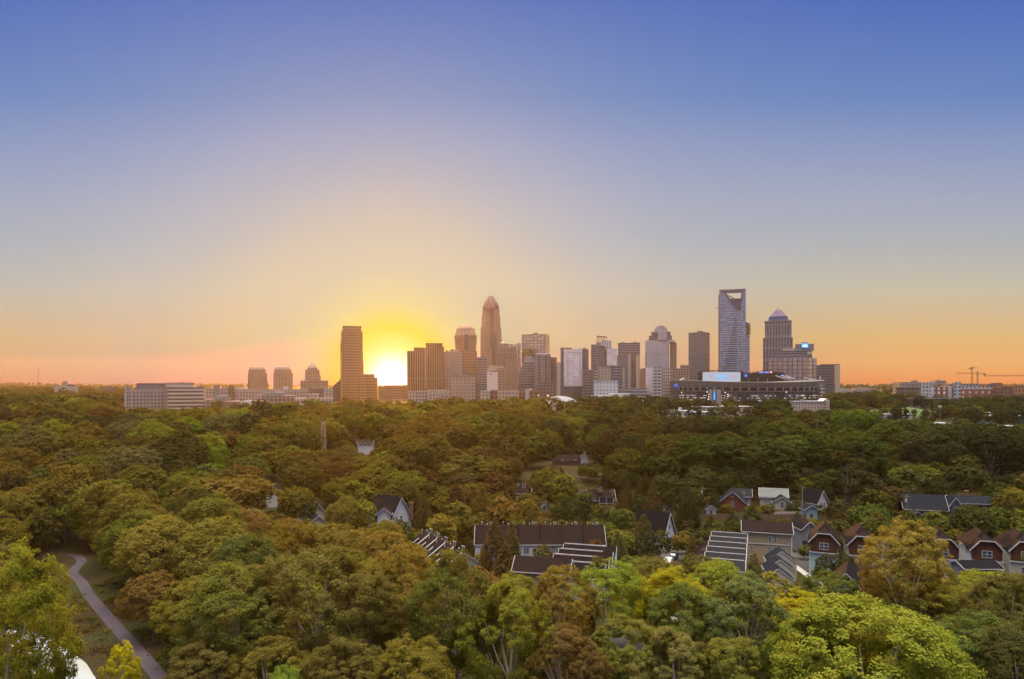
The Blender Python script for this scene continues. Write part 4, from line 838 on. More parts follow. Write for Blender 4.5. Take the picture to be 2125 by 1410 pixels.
def window(root, x, z, w, h, y, side=None):
    """white frame with panes set in; side: None front wall (-y), 'L' left wall, 'R' right wall"""
    fr, pn = MB(), MB(); t = .12
    def bx(mb, u0, u1, z0, z1, d0, d1):
        if side is None: mb.box(u0, u1, y-d1, y-d0, z0, z1)
        elif side == 'L': mb.box(x_-d1, x_-d0, u0, u1, z0, z1)
        else: mb.box(x_+d0, x_+d1, u0, u1, z0, z1)
    x_ = x; u = x if side is None else y
    bx(fr, u-w/2, u+w/2, z-h/2, z-h/2+t, .0, .1); bx(fr, u-w/2, u+w/2, z+h/2-t, z+h/2, .0, .1)
    bx(fr, u-w/2, u-w/2+t, z-h/2+t, z+h/2-t, .0, .1); bx(fr, u+w/2-t, u+w/2, z-h/2+t, z+h/2-t, .0, .1)
    bx(fr, u-w/2+t, u+w/2-t, z-.05, z+.05, .0, .08); 
    if w > 1.3: bx(fr, u-.06, u+.06, z-h/2+t, z-.05, .0, .08); bx(fr, u-.06, u+.06, z+.05, z+h/2-t, .0, .08)
    f = fr.build('window', M_trim, root)
    bx(pn, u-w/2+t, u+w/2-t, z-h/2+t, z+h/2-t, .012, .04); pn.build('pane', M_pane, f); return f
def gable_roof(root, w, d, eave, ridge, mat, orient, oh=.45, th=.22, y0=0, x0=0, name='roof', trim=None):
    """two sloping slabs; orient 'y' = ridge runs away from the front wall"""
    m = MB(); hw = (w if orient == 'y' else d)/2; s = (ridge-eave)/hw; e = eave-s*oh
    L_ = (d if orient == 'y' else w)/2+oh
    for sg in (-1, 1):
        a = [(sg*(hw+oh), e), (0, ridge), (0, ridge+th), (sg*(hw+oh), e+th)]
        if orient == 'y': m.extrude_y([(x0+p, z) for p, z in a], y0-L_, y0+L_)
        else: m.loft([[(x0+q, y0+p, z) for p, z in a] for q in (-L_, L_)])
    o = m.build(name, mat, root)
    if trim:
        t = MB()
        for sg in (-1, 1):
            if orient == 'y':
                t.bar((x0+sg*(hw+oh), y0-L_-.06, e+th*.3), (x0, y0-L_-.06, ridge+th*.3), .08, .2)
                t.bar((x0+sg*(hw+oh+.05), y0-L_, e), (x0+sg*(hw+oh+.05), y0+L_, e), .08, .16)
            else:
                t.bar((x0+sg*L_+sg*.06, y0-(hw+oh), e+th*.3), (x0+sg*L_+sg*.06, y0, ridge+th*.3), .08, .2); t.bar((x0+sg*L_+sg*.06, y0+(hw+oh), e+th*.3), (x0+sg*L_+sg*.06, y0, ridge+th*.3), .08, .2)
        if orient == 'x': t.bar((x0-L_, y0-(hw+oh)-.06, e), (x0+L_, y0-(hw+oh)-.06, e), .08, .2)
        t.build('roof_trim', trim, o)
    return o
def gable_wall(root, w, d, eave, ridge, mat, orient, zb=-1.5, x0=0, y0=0, name='wall'):
    m = MB()
    if orient == 'y': m.extrude_y([(x0-w/2, zb), (x0+w/2, zb), (x0+w/2, eave), (x0, ridge), (x0-w/2, eave)], y0-d/2, y0+d/2)
    else: m.loft([[(x, y0-d/2, zb), (x, y0+d/2, zb), (x, y0+d/2, eave), (x, y0, ridge), (x, y0-d/2, eave)] for x in (x0-w/2, x0+w/2)])
    return m.build(name, mat, root)
def hroot(name, label, px, D, rz=0, cat='house', group=None, z=None, dy=0):
    x, y = wx(px, D), D; return empty(name, label, cat, (x, y, gz(x, y) if z is None else z), group, R(rz))
HOUSE_FOOT = []                                     # (x, y, radius) kept free of trees
def house(label, px, D, w, d, ye, yr, orient, wall, roof, rz=0, wins=(), chim=None, name='house', group=None, trim=M_trim, door=None, dormer=None, porch=None, base=None):
    """ye / yr: picture heights of eave and ridge; front wall stands at distance D"""
    th = R(rz); x, y = wx(px, D)-math.sin(th)*d/2, D+math.cos(th)*d/2
    r = empty(name, label, 'house', (x, y, gz(x, y) if base is None else base), group, th); z0 = r.location.z
    e, rg = wz(ye, D)-z0, wz(yr, D)-z0
    HOUSE_FOOT.append((x, y, max(w, d)*.62))
    gable_wall(r, w, d, e, rg, wall, orient); gable_roof(r, w, d, e+.06, rg+.06, roof, orient, trim=trim)
    for q in wins:
        if len(q) == 4: window(r, q[0], q[1], q[2], q[3], -d/2)
        elif q[4] == 'R': window(r, w/2, q[1], q[2], q[3], q[0], 'R')
        else: window(r, -w/2, q[1], q[2], q[3], q[0], 'L')
    if chim:
        cx_, cy_, cw, top = chim; MB().cbox(cx_, cy_, cw, cw, e-1 if abs(cx_) < w/2 else -1, top).cbox(cx_, cy_, cw+.2, cw+.2, top, top+.25).build('chimney', H_w['brownbrick'] if abs(cx_) < w/2 else M_trim, r)
    if door: MB().cbox(door[0], -d/2-.06, 1.0, .1, 0, 2.1).build('door', M_door, r)
    if dormer:
        dx, dw, dz, dh = dormer; dm = gable_wall(r, dw, 2.4, dz+dh*.6, dz+dh, wall, 'y', zb=dz-1.2, x0=dx, y0=-d/2+1.9, name='dormer')
        gable_roof(dm, dw, 2.4, dz+dh*.6+.04, dz+dh+.04, roof, 'y', .2, .12, y0=-d/2+1.9, x0=dx, name='dormer_roof', trim=None); window(dm, dx, dz+dh*.2, dw*.55, dh*.6, -d/2+.7)
    if porch:
        x0, x1, pz = porch; pr = MB().box(x0, x1, -d/2-2.4, -d/2, pz, pz+.2).build('porch_roof', roof, r)
        n = max(2, int((x1-x0)/2)+1)
        for k in range(n): MB().cbox(x0+.15+(x1-x0-.3)*k/(n-1), -d/2-2.25, .2, .2, -.5, pz).build('porch_post', M_trim, r)
        MB().box(x0, x1, -d/2-2.3, -d/2-2.2, .6, .75).build('porch_rail', M_trim, r)
    return r

# --- row of narrow craftsman houses on the right
def craftsman(label, px, D, low, side, rz=-20):
    x, y = wx(px, D), D; w, d = 6.5, 11.0
    r = empty('craftsman_house', label, 'house', (x, y+d/2, gz(x, y)), 'narrow craftsman houses in a row', R(rz)); HOUSE_FOOT.append((x, y+d/2, 6.5))
    k = D/170.0; tz, ez, az, rz_ = 6.1, 8.9, 11.1, 12.5
    MB().box(-w/2, w/2, -d/2, d/2, -1, ez).build('wall', low, r)
    hip = MB(); o = .5; A_ = [(-w/2-o, -d/2-o+1.2, ez-.1), (w/2+o, -d/2-o+1.2, ez-.1), (w/2+o, d/2+o, ez-.1), (-w/2-o, d/2+o, ez-.1)]; B2 = [(-.05, -d/2+3.2, rz_), (.05, -d/2+3.2, rz_), (.05, d/2-2.5, rz_), (-.05, d/2-2.5, rz_)]
    hip.loft([A_, B2]); hip.build('roof', H_roofs['brown'], r)
    prof = [(-w/2+.15, tz), (w/2-.15, tz), (w/2-.15, ez-.35), (1.35, az-.55), (-1.35, az-.55), (-w/2+.15, ez-.35)]
    MB().extrude_y(prof, -d/2-.25, -d/2+1.5).build('gable_wall', H_w['shingle'], r)
    edge = [(-w/2-.45, ez-.6), (-1.45, az-.3), (1.45, az-.3), (w/2+.45, ez-.6)]
    rf = MB()
    for (a, b_), (c, e) in zip(edge, edge[1:]): rf.extrude_y([(a, b_), (c, e), (c, e+.18), (a, b_+.18)], -d/2-.7, -d/2+3.0)
    rf.tri((-1.45, -d/2-.7, az-.12), (1.45, -d/2-.7, az-.12), (0, -d/2+2.2, rz_-.5)); rf.build('gable_roof', H_roofs['brown'], r)
    tm = MB()
    for (a, b_), (c, e) in zip(edge, edge[1:]): tm.bar((a, -d/2-.76, b_+.02), (c, -d/2-.76, e+.02), .1, .24)
    tm.box(-w/2-.08, w/2+.08, -d/2-.34, -d/2-.02, tz-.32, tz-.02)
    for sx in (-1, 1): tm.box(sx*(w/2+.02)-.14, sx*(w/2+.02)+.14, -d/2-.1, -d/2+.14, 0, tz-.34)
    tm.build('gable_trim', M_trim, r)
    window(r, 0, 7.6, 2.1, 1.75, -d/2-.25); window(r, 0, 3.9, 2.0, 1.6, -d/2); window(r, -1.9, 1.2, 1.0, 2.0, -d/2)
    for yy, zz in ((-2, 7.4), (2, 7.4), (-2, 4)): window(r, -w/2, zz, .8, 1.3, yy, 'L')
    return r
craftsman('narrow house with brown shingle gable over pale teal siding, leftmost of its row', 1731, 171, H_w['teal'], None, -25)
craftsman('narrow cream house half behind the left side of the tall golden tree', 1808, 168, H_w['cream'], None)
craftsman('narrow white house seen only through the middle of the golden tree', 1893, 166, H_w['white'], None)
craftsman('narrow house with brown gable at the right side of the golden tree', 1976, 165, H_w['cream'], None)
craftsman('narrow house with brown gable over plain white siding, right of the golden tree', 2066, 163, H_w['white'], None)
craftsman('narrow cream house cut off by the right edge', 2148, 162, H_w['cream'], None)
# --- beige town block
r = house('beige shingled town block with white corner trim above the stepped roofs', 1592, 184, 12.2, 9, 1105, 1090, 'x', H_w['tan'], H_roofs['brown'],
          rz=-18, wins=((.7, 6.6, .85, 1.5), (2.0, 6.6, .85, 1.5), (-3.9, 4.0, .8, 1.2), (.6, 3.9, .85, 1.4), (2.0, 3.9, .85, 1.4), (4.3, 3.9, .85, 1.3), (-4, 1.3, 1, 1.6)), name='town_block')
tm = MB().box(-6.3, 6.3, -4.66, -4.51, 5.1, 5.3)
for s in (-1, 1): tm.box(s*6.12-.16, s*6.12+.16, -4.7, -4.4, 0, 7.5)
tm.build('wall_trim', M_trim, r)
# --- stepped rows: one thing per house
def row(n, ax, ay, bx, by, w, dep, eave, ridge, orient, wall, roof, labels, group, rz=None, trim=M_trim, z=0, step=0, win=None, side=None, vents=False, name='townhouse'):
    rz = math.atan2(bx-ax, -(by-ay)) if rz is None else rz
    for i in range(n):
        t = i/(n-1) if n > 1 else 0; x, y = ax+(bx-ax)*t, ay+(by-ay)*t
        r = empty(name, labels[i], 'house', (x, y, z), group, rz); HOUSE_FOOT.append((x, y, max(w, dep)*.55))
        e, g = eave-step*i, ridge-step*i
        gable_wall(r, w, dep, e, g, wall[i % len(wall)], orient); gable_roof(r, w, dep, e+.05, g+.05, roof, orient, oh=.05 if orient == 'y' else .18, trim=trim)
        for q in (win or ()):
            if len(q) == 4: window(r, q[0], q[1]-step*i, q[2], q[3], -dep/2)
            else: window(r, (w/2 if q[4] == 'R' else -w/2), q[1]-step*i, q[2], q[3], q[0], q[4])
        if orient == 'x' and dep < 6: MB().bar((-w/2, -.12, g+.12), (w/2-(2.2 if not side else 0), -.12, g+.12), .16, .36).build('ridge_strip', trim, r)
        if side:                                    # lower wing on the left of each house
            sw, sz = side; m = MB(); m.extrude_y([(-w/2-sw, -1), (-w/2-.02, -1), (-w/2-.02, e-.2), (-w/2-sw, sz)], -dep/2+.1, dep/2-.1); sd = m.build('side_wing', H_w['grey'], r)
            MB().extrude_y([(-w/2-sw-.3, sz-.05), (-w/2-.25, e-.14), (-w/2-.25, e+.02), (-w/2-sw-.3, sz+.12)], -dep/2+.05, dep/2-.05).build('roof', H_roofs['dark'], sd)
        if vents:
            for k, (vx, vh) in enumerate(((-1.3, .9), (.2, .5), (1.0, .9), (1.5, .7))): MB().tube((vx, .5, g-.3), (vx, .5, g+vh), .09, .09, 5).cbox(vx, .5, .3, .3, g+vh, g+vh+.12).build('vent_pipe', M_trim, r)
words = ('farthest', 'second farthest', 'third from the far end', 'fourth from the far end', 'fifth from the far end', 'nearest', 'next nearest')
row(6, 57.3, 180, 47.4, 152.5, 8.6, 5.4, 7.4, 9.0, 'x', [H_w['white'], H_w['tan'], H_w['sage']], H_roofs['grey'], [f'{w} house of the grey stepped roof row left of the beige town block' for w in ('farthest', 'second farthest', 'third farthest', 'third nearest', 'second nearest', 'nearest')], 'grey stepped roof row', side=(4.0, 5.2), win=((-1, 6, .9, 1.3, 'R'), (1, 6, .9, 1.3, 'R'), (0, 3, 1, 1.5, 'R')))
row(5, 67.5, 172, 56.5, 148, 7.0, 5.0, 4.0, 6.6, 'y', [H_w['cream']], H_roofs['slate'], [f'{w} dark chevron-roofed house stepping down in front of the beige block' for w in ('topmost', 'second highest', 'middle', 'second lowest', 'lowest')], 'dark chevron roof row', rz=R(-12), step=.55, win=((0, 2.2, .8, 1.2, 'R'),))
row(6, wx(1007, 181)+.2, 184.5, wx(1233, 181), 184.5, 5.72, 9, 6.0, 10.0, 'x', [H_w['white'], H_w['blue'], H_w['white'], H_w['grey']], H_roofs['brown'], [f'{w} house of the long brown-roofed terrace with white roof vents' for w in ('left end', 'second from left', 'third from left', 'third from right', 'second from right', 'right end')], 'long brown-roofed terrace', rz=0, win=((-.8, 4.4, 1.5, 1.5), (1.6, 4.4, .9, 1.4), (-1, 1.6, 1.4, 1.5)), vents=True)
row(5, -22.6, 182, -12.6, 162.5, 9.0, 5.4, 5.6, 8.6, 'y', [H_w['sage']], H_roofs['brown'], [f'{w} house of the terrace with white roof strips left of the long terrace' for w in ('farthest', 'second farthest', 'middle', 'second nearest', 'nearest')], 'terrace with white roof strips', win=((1.4, 4.6, .9, 1.2), (-1.6, 2.2, .9, 1.4)), vents=True)
for i in range(5):                                  # white party-wall strips across that terrace roof
    t = i/4; x, y = -22.6+10*t, 182-19.5*t; rt = [o for o in COL.objects if o.name.startswith('townhouse') and abs(o.location.x-x) < .01 and abs(o.location.y-y) < .01][0]
    MB().bar((-4.6, -2.4, 5.72), (-.3, -2.4, 8.7), .30, .22).bar((-4.6, .4, 5.72), (-2.2, .4, 7.42), .22, .2).build('roof_strip', M_trim, rt)
row(4, 19.0, 166, 14.2, 150.5, 12.5, 4.7, 6.4, 9.0, 'x', [H_w['white'], H_w['sage'], H_w['cream']], H_roofs['brown'], [f'{w} white-gabled house of the sawtooth row before the long terrace' for w in ('farthest', 'second farthest', 'second nearest', 'nearest')], 'white-gabled sawtooth row', win=((-1, 5.0, .9, 1.3, 'R'), (1, 5.0, .9, 1.3, 'R'), (0, 2.4, 1, 1.5, 'R')))
house('hip-fronted brown house with tan wall and white window at the front of the sawtooth row', 1122, 144, 11.6, 6, 1187, 1166, 'x', H_w['tan'], H_roofs['brown'], rz=-14, wins=((-3.8, 5.6, .95, 1.6), (1.5, 5.4, .95, 1.5), (-3.6, 2.2, 1, 1.6)))
house('dark blue gabled house with white trim, low in the trees at the right', 1756, 140, 8.0, 11, 1232, 1191, 'y', H_w['blue'], H_roofs['dark'], rz=-28, wins=((0, 6.4, .7, 1.0), (1.6, 3.6, 1, 1.5)), base=0)
house('low dark shed roof in front of the white craftsman house', 2040, 152, 8.0, 5, 1180, 1171, 'x', H_w['grey'], H_roofs['dark'], wins=((-1, 4, 1, 1),), name='garage')
house('low brown garage roof behind the golden tree', 1850, 153, 14, 5, 1196, 1186, 'x', H_w['grey'], H_roofs['brown'], wins=((-2, 3.4, 1, 1.2), (2, 3.4, 1, 1.2)), name='garage')
# --- houses up the slope
house('red brick house with steep white-trimmed gable and two white windows', 1520, 255, 10.6, 11, 1047, 1021, 'y', H_w['brick'], H_roofs['slate'], rz=-18, wins=((0, 6.2, 1.05, 1.7), (0, 2.6, 1.05, 1.7)), dormer=None)
house('pale grey side wing with flat bright roof behind the brick gable', 1543, 264, 5.5, 7, 1030, 1018, 'x', H_w['grey'], H_roofs['grey'], rz=-18, wins=((0, 5, 1, 1.2),))
house('cream house with a white roof strip and small front gable', 1606, 262, 9.8, 9, 1032, 1018, 'x', H_w['cream'], P('pale_roof', (.10, .105, .12), .7), rz=-18, wins=((2.2, 4.4, 1.4, 1.4), (-3, 2.0, 1, 1)), door=(0,))
house('small cream gabled porch house in front of the cream house', 1623, 256, 6.0, 5, 1043, 1032, 'y', H_w['cream'], H_roofs['dark'], rz=-18, wins=((0, 2.2, 1.2, 1.8),))
house('small bright white gabled shed left of the brick gable house', 1476, 246, 3.4, 4, 1057, 1050, 'y', H_w['white'], H_roofs['grey'], wins=(), door=(0,), name='garden_shed')
house('pale teal gabled shed beside the right utility pole', 1684, 240, 4.2, 4.5, 1058, 1050, 'y', H_w['teal'], H_roofs['slate'], door=(0,), wins=(), name='garden_shed')
house('small grey gabled shed behind the steep dark roof', 1385, 243, 3.6, 4, 1061, 1053, 'y', H_w['grey'], H_roofs['grey'], door=(0,), wins=(), name='garden_shed')
house('tan house end with white window behind the conifers', 1334, 250, 5.6, 7, 1055, 1046, 'y', H_w['tan'], H_roofs['grey'], wins=((.8, 3, 1.6, 1.6),), rz=-12)
house('brown-roofed cottage with a white dormer and white porch posts', 1249, 268, 10.2, 9, 1038, 1021, 'x', H_w['brownbrick'], H_roofs['brown'], dormer=(-.4, 1.7, 5.4, 2.2), porch=(-1.4, 4.4, 3.0), wins=((-3.4, 2.0, 1.2, 1.5),), door=(2,))
house('brown brick house with one white window, left of the tall conifers', 1085, 285, 6.4, 8, 1024, 1011, 'x', H_w['brownbrick'], H_roofs['brown'], wins=((.5, 4.2, 1.2, 1.8), (-2, 4.6, 1, 1)))
house('small white shed among dark trees below the brown brick house', 1130, 254, 4.0, 5, 1053, 1046, 'y', H_w['white'], H_roofs['grey'], rz=35, wins=(), door=(0,), name='garden_shed')
house('tiny blue-white shed left of the cottage porch', 1196, 258, 2.6, 3, 1058, 1053, 'y', H_w['white'], H_roofs['grey'], wins=(), door=(0,), name='garden_shed')
house('dark house front with white porch left of the dormered cottage', 1201, 290, 4.6, 8, 1030, 1023, 'y', H_w['brownbrick'], H_roofs['dark'], wins=((0, 3, 1.2, 1.6),))
house('steep white gabled house with tall white chimney and dark roof', 832, 212, 8.5, 10.5, 1076, 1034, 'y', H_w['white'], H_roofs['dark'], rz=52, wins=((0, 6.4, 1.0, 1.7), (1.6, 3, 1, 1.6)), chim=(3.9, -5.75, .9, 10.6))
house('small white dormer house front in the orange-lit trees', 797, 206, 4.0, 5, 1067, 1056, 'y', H_w['white'], H_roofs['dark'], rz=8, wins=((0, 5.2, 1.8, 1.2),))
house('white gable tip of a house showing between trees at the left', 564, 262, 4.0, 6, 1022, 1008, 'y', H_w['white'], H_roofs['grey'], wins=((0, 4.8, .8, 1.2),))
house('dark-roofed house with white gable trim in the wood left of the sun rays', 652, 224, 7.0, 8, 1064, 1041, 'y', H_w['cream'], H_roofs['dark'], rz=38, wins=((0, 4.6, 1.2, 1.4), (-1.5, 2, 1, 1.4)))
house('low cream house front among dark trees below the white-trimmed gable', 660, 212, 4.5, 5, 1084, 1071, 'y', H_w['cream'], H_roofs['dark'], rz=30, wins=((0, 2.6, 1, 1.3),))
house('long brown roof of a ranch house far up in the wood', 1182, 372, 18, 8, 958, 946, 'x', H_w['brownbrick'], H_roofs['brown'], wins=((-4, 2.6, 1.4, 1.2), (3, 2.6, 1.4, 1.2)), trim=None)
house('small white gable just right of the long brown roof in the wood', 1214, 366, 3.6, 4, 947, 942.5, 'y', H_w['white'], H_roofs['grey'], wins=((0, 8, .9, .9),))
house('pale row of house windows in the orange-lit wood under the sun', 757, 420, 9, 7, 921, 915, 'x', H_w['white'], H_roofs['brown'], wins=((-2.5, 6.4, 1.2, 1.5), (0, 6.4, 1.2, 1.5), (2.5, 6.4, 1.2, 1.5)))
house('broad dark hip-like roof over red brick, right of the tall utility pole', 1921, 238, 13.2, 10, 1057, 1032, 'x', H_w['brick'], H_roofs['slate'], rz=-18, wins=((-3, 3.0, 1.2, 1.5), (0, 3.0, 1.2, 1.5), (3.4, 3, 1.2, 1.5)))
house('small white-gabled garage in front of the dark broad roof', 1904, 228, 4.2, 5, 1073, 1063, 'y', H_w['blue'], H_roofs['grey'], rz=-18, wins=(), door=(.3,), name='garage')
house('red brick house with a grey roof, white dormer windows and pale chimney', 2022, 244, 14, 9, 1045, 1034, 'x', H_w['brick'], H_roofs['slate'], rz=-18, wins=((-3.4, 4.4, 1.2, 1.3), (-1, 4.4, 1.2, 1.3), (3, 4.4, 1.2, 1.3)), chim=(-1.2, 0, 1.1, 8.6))
house('white gable end attached left of the brick house with pale chimney', 1983, 240, 3.4, 8, 1049, 1034, 'y', H_w['blue'], H_roofs['slate'], rz=-18, wins=((0, 3.6, .8, 1.4),))
house('dark-roofed house with white gable trim left of the tall pine trunk', 1707, 256, 5.5, 8, 1043, 1020, 'y', H_w['white'], H_roofs['dark'], rz=25, wins=((-.8, 2.4, .9, 1.2), (.8, 2.4, .9, 1.2)))
house('long dark roof behind reddish trees right of the tall pine', 1812, 260, 11, 8, 1038, 1024, 'x', H_w['brownbrick'], H_roofs['dark'], wins=((2, 2.6, 1.0, 1.8),))
house('bluish house among dark trees at the right edge of the slope', 2105, 292, 6, 7, 1030, 1021, 'x', H_w['teal'], H_roofs['slate'], wins=((-1, 4, 1, 1.2), (1.2, 4, 1, 1.2)))
house('steep dark-roofed house with white porch above the asphalt court', 1389, 202, 6.2, 10, 1106, 1066, 'y', H_w['white'], H_roofs['dark'], rz=48, wins=((0, 6.0, .9, 1.4),), porch=(-3.1, 2.0, 2.6))
house('narrow dark house with white porch posts beside the right street', 1680, 194, 4.2, 8, 1098, 1084, 'y', H_w['grey'], H_roofs['dark'], wins=((0, 5.2, 1.4, 1.4),), porch=(-2.0, 2.0, 3.6))
# --- streets, kerbs, cars, fence, poles
def sheet(name, pts, mat, lift=.03):
    me = bpy.data.meshes.new(name); v = [(x, y, gz(x, y)+lift) for x, y in pts]; me.from_pydata(v, [], [tuple(range(len(v)))]); me.update(); me.materials.append(mat)
    o = bpy.data.objects.new(name, me); link(o); tag(o, kind='structure'); return o
sheet('asphalt_court', [(wx(1290, 180), 180), (wx(1430, 180), 180), (wx(1425, 201), 201), (wx(1300, 203), 203)], M_asphalt)
sheet('street', [(74.2, 140), (79.8, 140), (82.5, 190), (76.5, 190)], M_asphalt)
sheet('pavement', [(71.8, 140), (74.0, 140), (76.3, 190), (74.6, 190)], M_conc, .12)
sheet('cross_street', [(70, 190.2), (130, 190.2), (130, 196), (70, 196)], M_asphalt, .04)
sheet('alley', [(15, 120), (38, 120), (44, 146), (24, 146)], M_asphalt)
ribbon('kerb', [(wx(1300, 203), 203.6), (wx(1425, 201), 201.6)], .3, M_conc, lift=.14, n=2)
def car(label, x, y, rz, paint, L_=4.6, kind='car'):
    r = empty('parked_car', label, 'car', (x, y, gz(x, y)+.03), 'cars on the streets', R(rz)); h = .62
    prof = [(-L_/2, .35), (-L_/2, .75), (-L_/2+.15, .95), (-.95, 1.02), (-.4, 1.5), (1.25, 1.52), (1.9, 1.05), (L_/2-.05, .98), (L_/2, .7), (L_/2, .35)]
    m = MB(); rings = []
    for yy, k in ((-.9, .9), (-.82, 1.0), (.82, 1.0), (.9, .9)): rings.append([(p, yy, .35+(z-.35)*k) for p, z in prof])
    m.loft(rings); m.build('body', paint, r)
    for sx in (-1, 1): MB().extrude_y([(-.72, 1.05), (-.36, 1.42), (1.2, 1.44), (1.65, 1.08)], sx*.87-.02, sx*.87+.02).build('side_window', M_pane, r)
    MB().quad((-1.0, -.72, 1.06), (-1.0, .72, 1.06), (-.46, .66, 1.48), (-.46, -.66, 1.48)).build('windscreen', M_pane, r)
    for sx in (-1.4, 1.45):
        for sy in (-.86, .86):
            w = MB().tube((sx, sy-.1, .33), (sx, sy+.1, .33), .33, .33, 12).build('wheel', P('tyre_black', (.02, .02, .02), .9), r)
            MB().tube((sx, sy+(.11 if sy > 0 else -.11), .33), (sx, sy+(.12 if sy > 0 else -.12), .33), .2, .2, 8).build('rim', G_steel, w)
    for sy in (-.6, .6): MB().cbox(-L_/2-.02, sy, .06, .3, .68, .84).build('headlight', P('lamp_glass', (.6, .6, .6), .1), r); MB().cbox(L_/2+.02, sy, .06, .3, .72, .88).build('tail_light', P('lamp_red', (.4, .02, .02), .2), r)
    return r
car('dark car with pale bonnet parked in the asphalt court', wx(1396, 190), 189, 65, P('car_black', (.03, .03, .035), .25, .3))
car('small white car just in front of the dark one in the court', wx(1387, 184), 184, 62, P('car_white', (.62, .63, .66), .25))
car('dark car parked across the end of the right street', wx(1680, 192), 192.5, 3, P('car_navy', (.02, .022, .03), .25, .3))
car('silver car half hidden by the front trees beside the alley', 27, 133, 20, P('car_silver', (.5, .5, .52), .3, .4))
car('white car under the trees at the front of the sawtooth row', 33, 139, 80, P('car_white', (.62, .63, .66), .25))
car('dark pickup beside the dormered cottage', wx(1212, 270), 271, 10, P('car_black', (.03, .03, .035), .25, .3))
def fence(label, pts, h, mat, cat='fence'):
    x, y = pts[0]; r = empty('board_fence', label, cat, (x, y, gz(x, y))); m = MB(); po = []
    for (a, b_), (c, d) in zip(pts, pts[1:]):
        za, zc = gz(a, b_)-r.location.z, gz(c, d)-r.location.z; n = Vector((c-a, d-b_, 0)).normalized().cross(Vector((0, 0, 1)))*.04
        m.loft([[(a-x-n.x, b_-y-n.y, za), (a-x+n.x, b_-y+n.y, za), (a-x+n.x, b_-y+n.y, za+h), (a-x-n.x, b_-y-n.y, za+h)], [(c-x-n.x, d-y-n.y, zc), (c-x+n.x, d-y+n.y, zc), (c-x+n.x, d-y+n.y, zc+h), (c-x-n.x, d-y-n.y, zc+h)]])
        po.append((a-x, b_-y, za))
    m.build('board_panel', mat, r)
    for p in po: MB().cbox(p[0], p[1]-.1, .14, .14, p[2]-.2, p[2]+h+.15).build('post', mat, r)
BF = P('fence_brown', (.15, .10, .075), .9, 0, .3, 2)
fence('long weathered board fence along the terrace below the brick gable house', [(wx(1440+k*26, 238), 238+.3*math.sin(k)) for k in range(10)], 2.4, BF)
fence('pale concrete retaining wall below the cream house', [(wx(1585+k*20, 248), 248) for k in range(5)], 1.3, P('wall_pale', (.40, .36, .35), .9, 0, .15, .8), 'wall')
fence('brown board fence right of the teal shed toward the tall utility pole', [(wx(1700+k*32, 236), 236+.4*math.cos(k)) for k in range(7)], 1.9, BF)
PT = []
def pole(label, px, D, yt, box=False):
    x = wx(px, D); z = gz(x, D); h = wz(yt, D)-z; r = empty('utility_pole', label, 'utility pole', (x, D, z))
    MB().tube((0, 0, -.5), (0, 0, h), .19, .13, 7).build('pole', P('pole_wood', (.24, .20, .17), .9), r); MB().bar((-1.2, -.15, h-.7), (1.2, -.15, h-.7), .12, .14).build('cross_arm', MATS['pole_wood'], r)
    if box: MB().tube((-.45, -.2, h-2.6), (-.45, -.2, h-1.5), .32, .32, 9).build('transformer', G_white, r)
    PT.append((x, D-.15, z+h-.6)); return r
pole('utility pole with a white transformer left of the brick gable house', 1458, 240, 1010, True)
pole('bare utility pole beside the pale teal shed', 1665, 238, 1008)
pole('tall utility pole with a white transformer at the dark broad roof', 1882, 224, 1026, True)
pole('utility pole half hidden by conifers above the long terrace', 1132, 250, 1038)
pole('thin utility pole behind the dormered cottage', 1271, 268, 1016)
pole('utility pole at the far right behind the brick house with chimney', 2140, 226, 1020)
PT.sort()
def wires():
    for i, (p, q) in enumerate(zip(PT, PT[1:])):
        m = MB()
        for o in (-1.1, 1.1):
            pts = [tuple(Vector(p).lerp(Vector(q), t)+Vector((o, 0, -1.2*4*t*(1-t)))) for t in np.linspace(0, 1, 9)]; m.path(pts, .02, 4)
        x, y, z = p; lab = f'pair of thin power lines running from the utility pole {["above the terrace", "behind the cottage", "left of the brick gable", "beside the teal shed", "at the dark broad roof"][i]}'
        m.build('power_line', G_dark).data.update(); o = [o for o in COL.objects if o.name.startswith('power_line')][-1]; tag(o, lab, 'power line')
wires()
# ================================================================== trees
def leaf_material(name, from_object):
    m, nt, b = new_mat(name); L = nt.links.new; nt.nodes.remove(b)
    o = nt.nodes['Material Output']
    if from_object: c = N(nt, 'ShaderNodeObjectInfo').outputs['Color']
    else: a = N(nt, 'ShaderNodeAttribute'); a.attribute_name = 'tint'; c = a.outputs['Color']
    r = N(nt, 'ShaderNodeAttribute'); r.attribute_name = 'rnd'
    v = ramp(nt, r.outputs['Fac'], [(0, (.55, .6, .7, 1)), (.5, (1, 1, 1, 1)), (.85, (1.3, 1.2, .95, 1)), (1, (1.75, 1.35, .7, 1))])
    c2 = mixc(nt, 1.0, c, v, 'MULTIPLY')
    d = N(nt, 'ShaderNodeBsdfDiffuse'); t = N(nt, 'ShaderNodeBsdfTranslucent'); L(c2, d.inputs[0])
    c3 = mixc(nt, 1.0, c2, (1.25, 1.2, .6), 'MULTIPLY'); L(c3, t.inputs[0])
    mx = N(nt, 'ShaderNodeMixShader'); mx.inputs[0].default_value = .38; L(d.outputs[0], mx.inputs[1]); L(t.outputs[0], mx.inputs[2]); L(mx.outputs[0], o.inputs[0])
    return m
M_leaf = leaf_material('foliage', True); M_wood_leaf = leaf_material('woodland_foliage', False)
M_bark = P('bark', (.13, .10, .08), .95, 0, .3, 2); M_bark_pale = P('bark_pale', (.30, .25, .21), .9, 0, .25, 2)
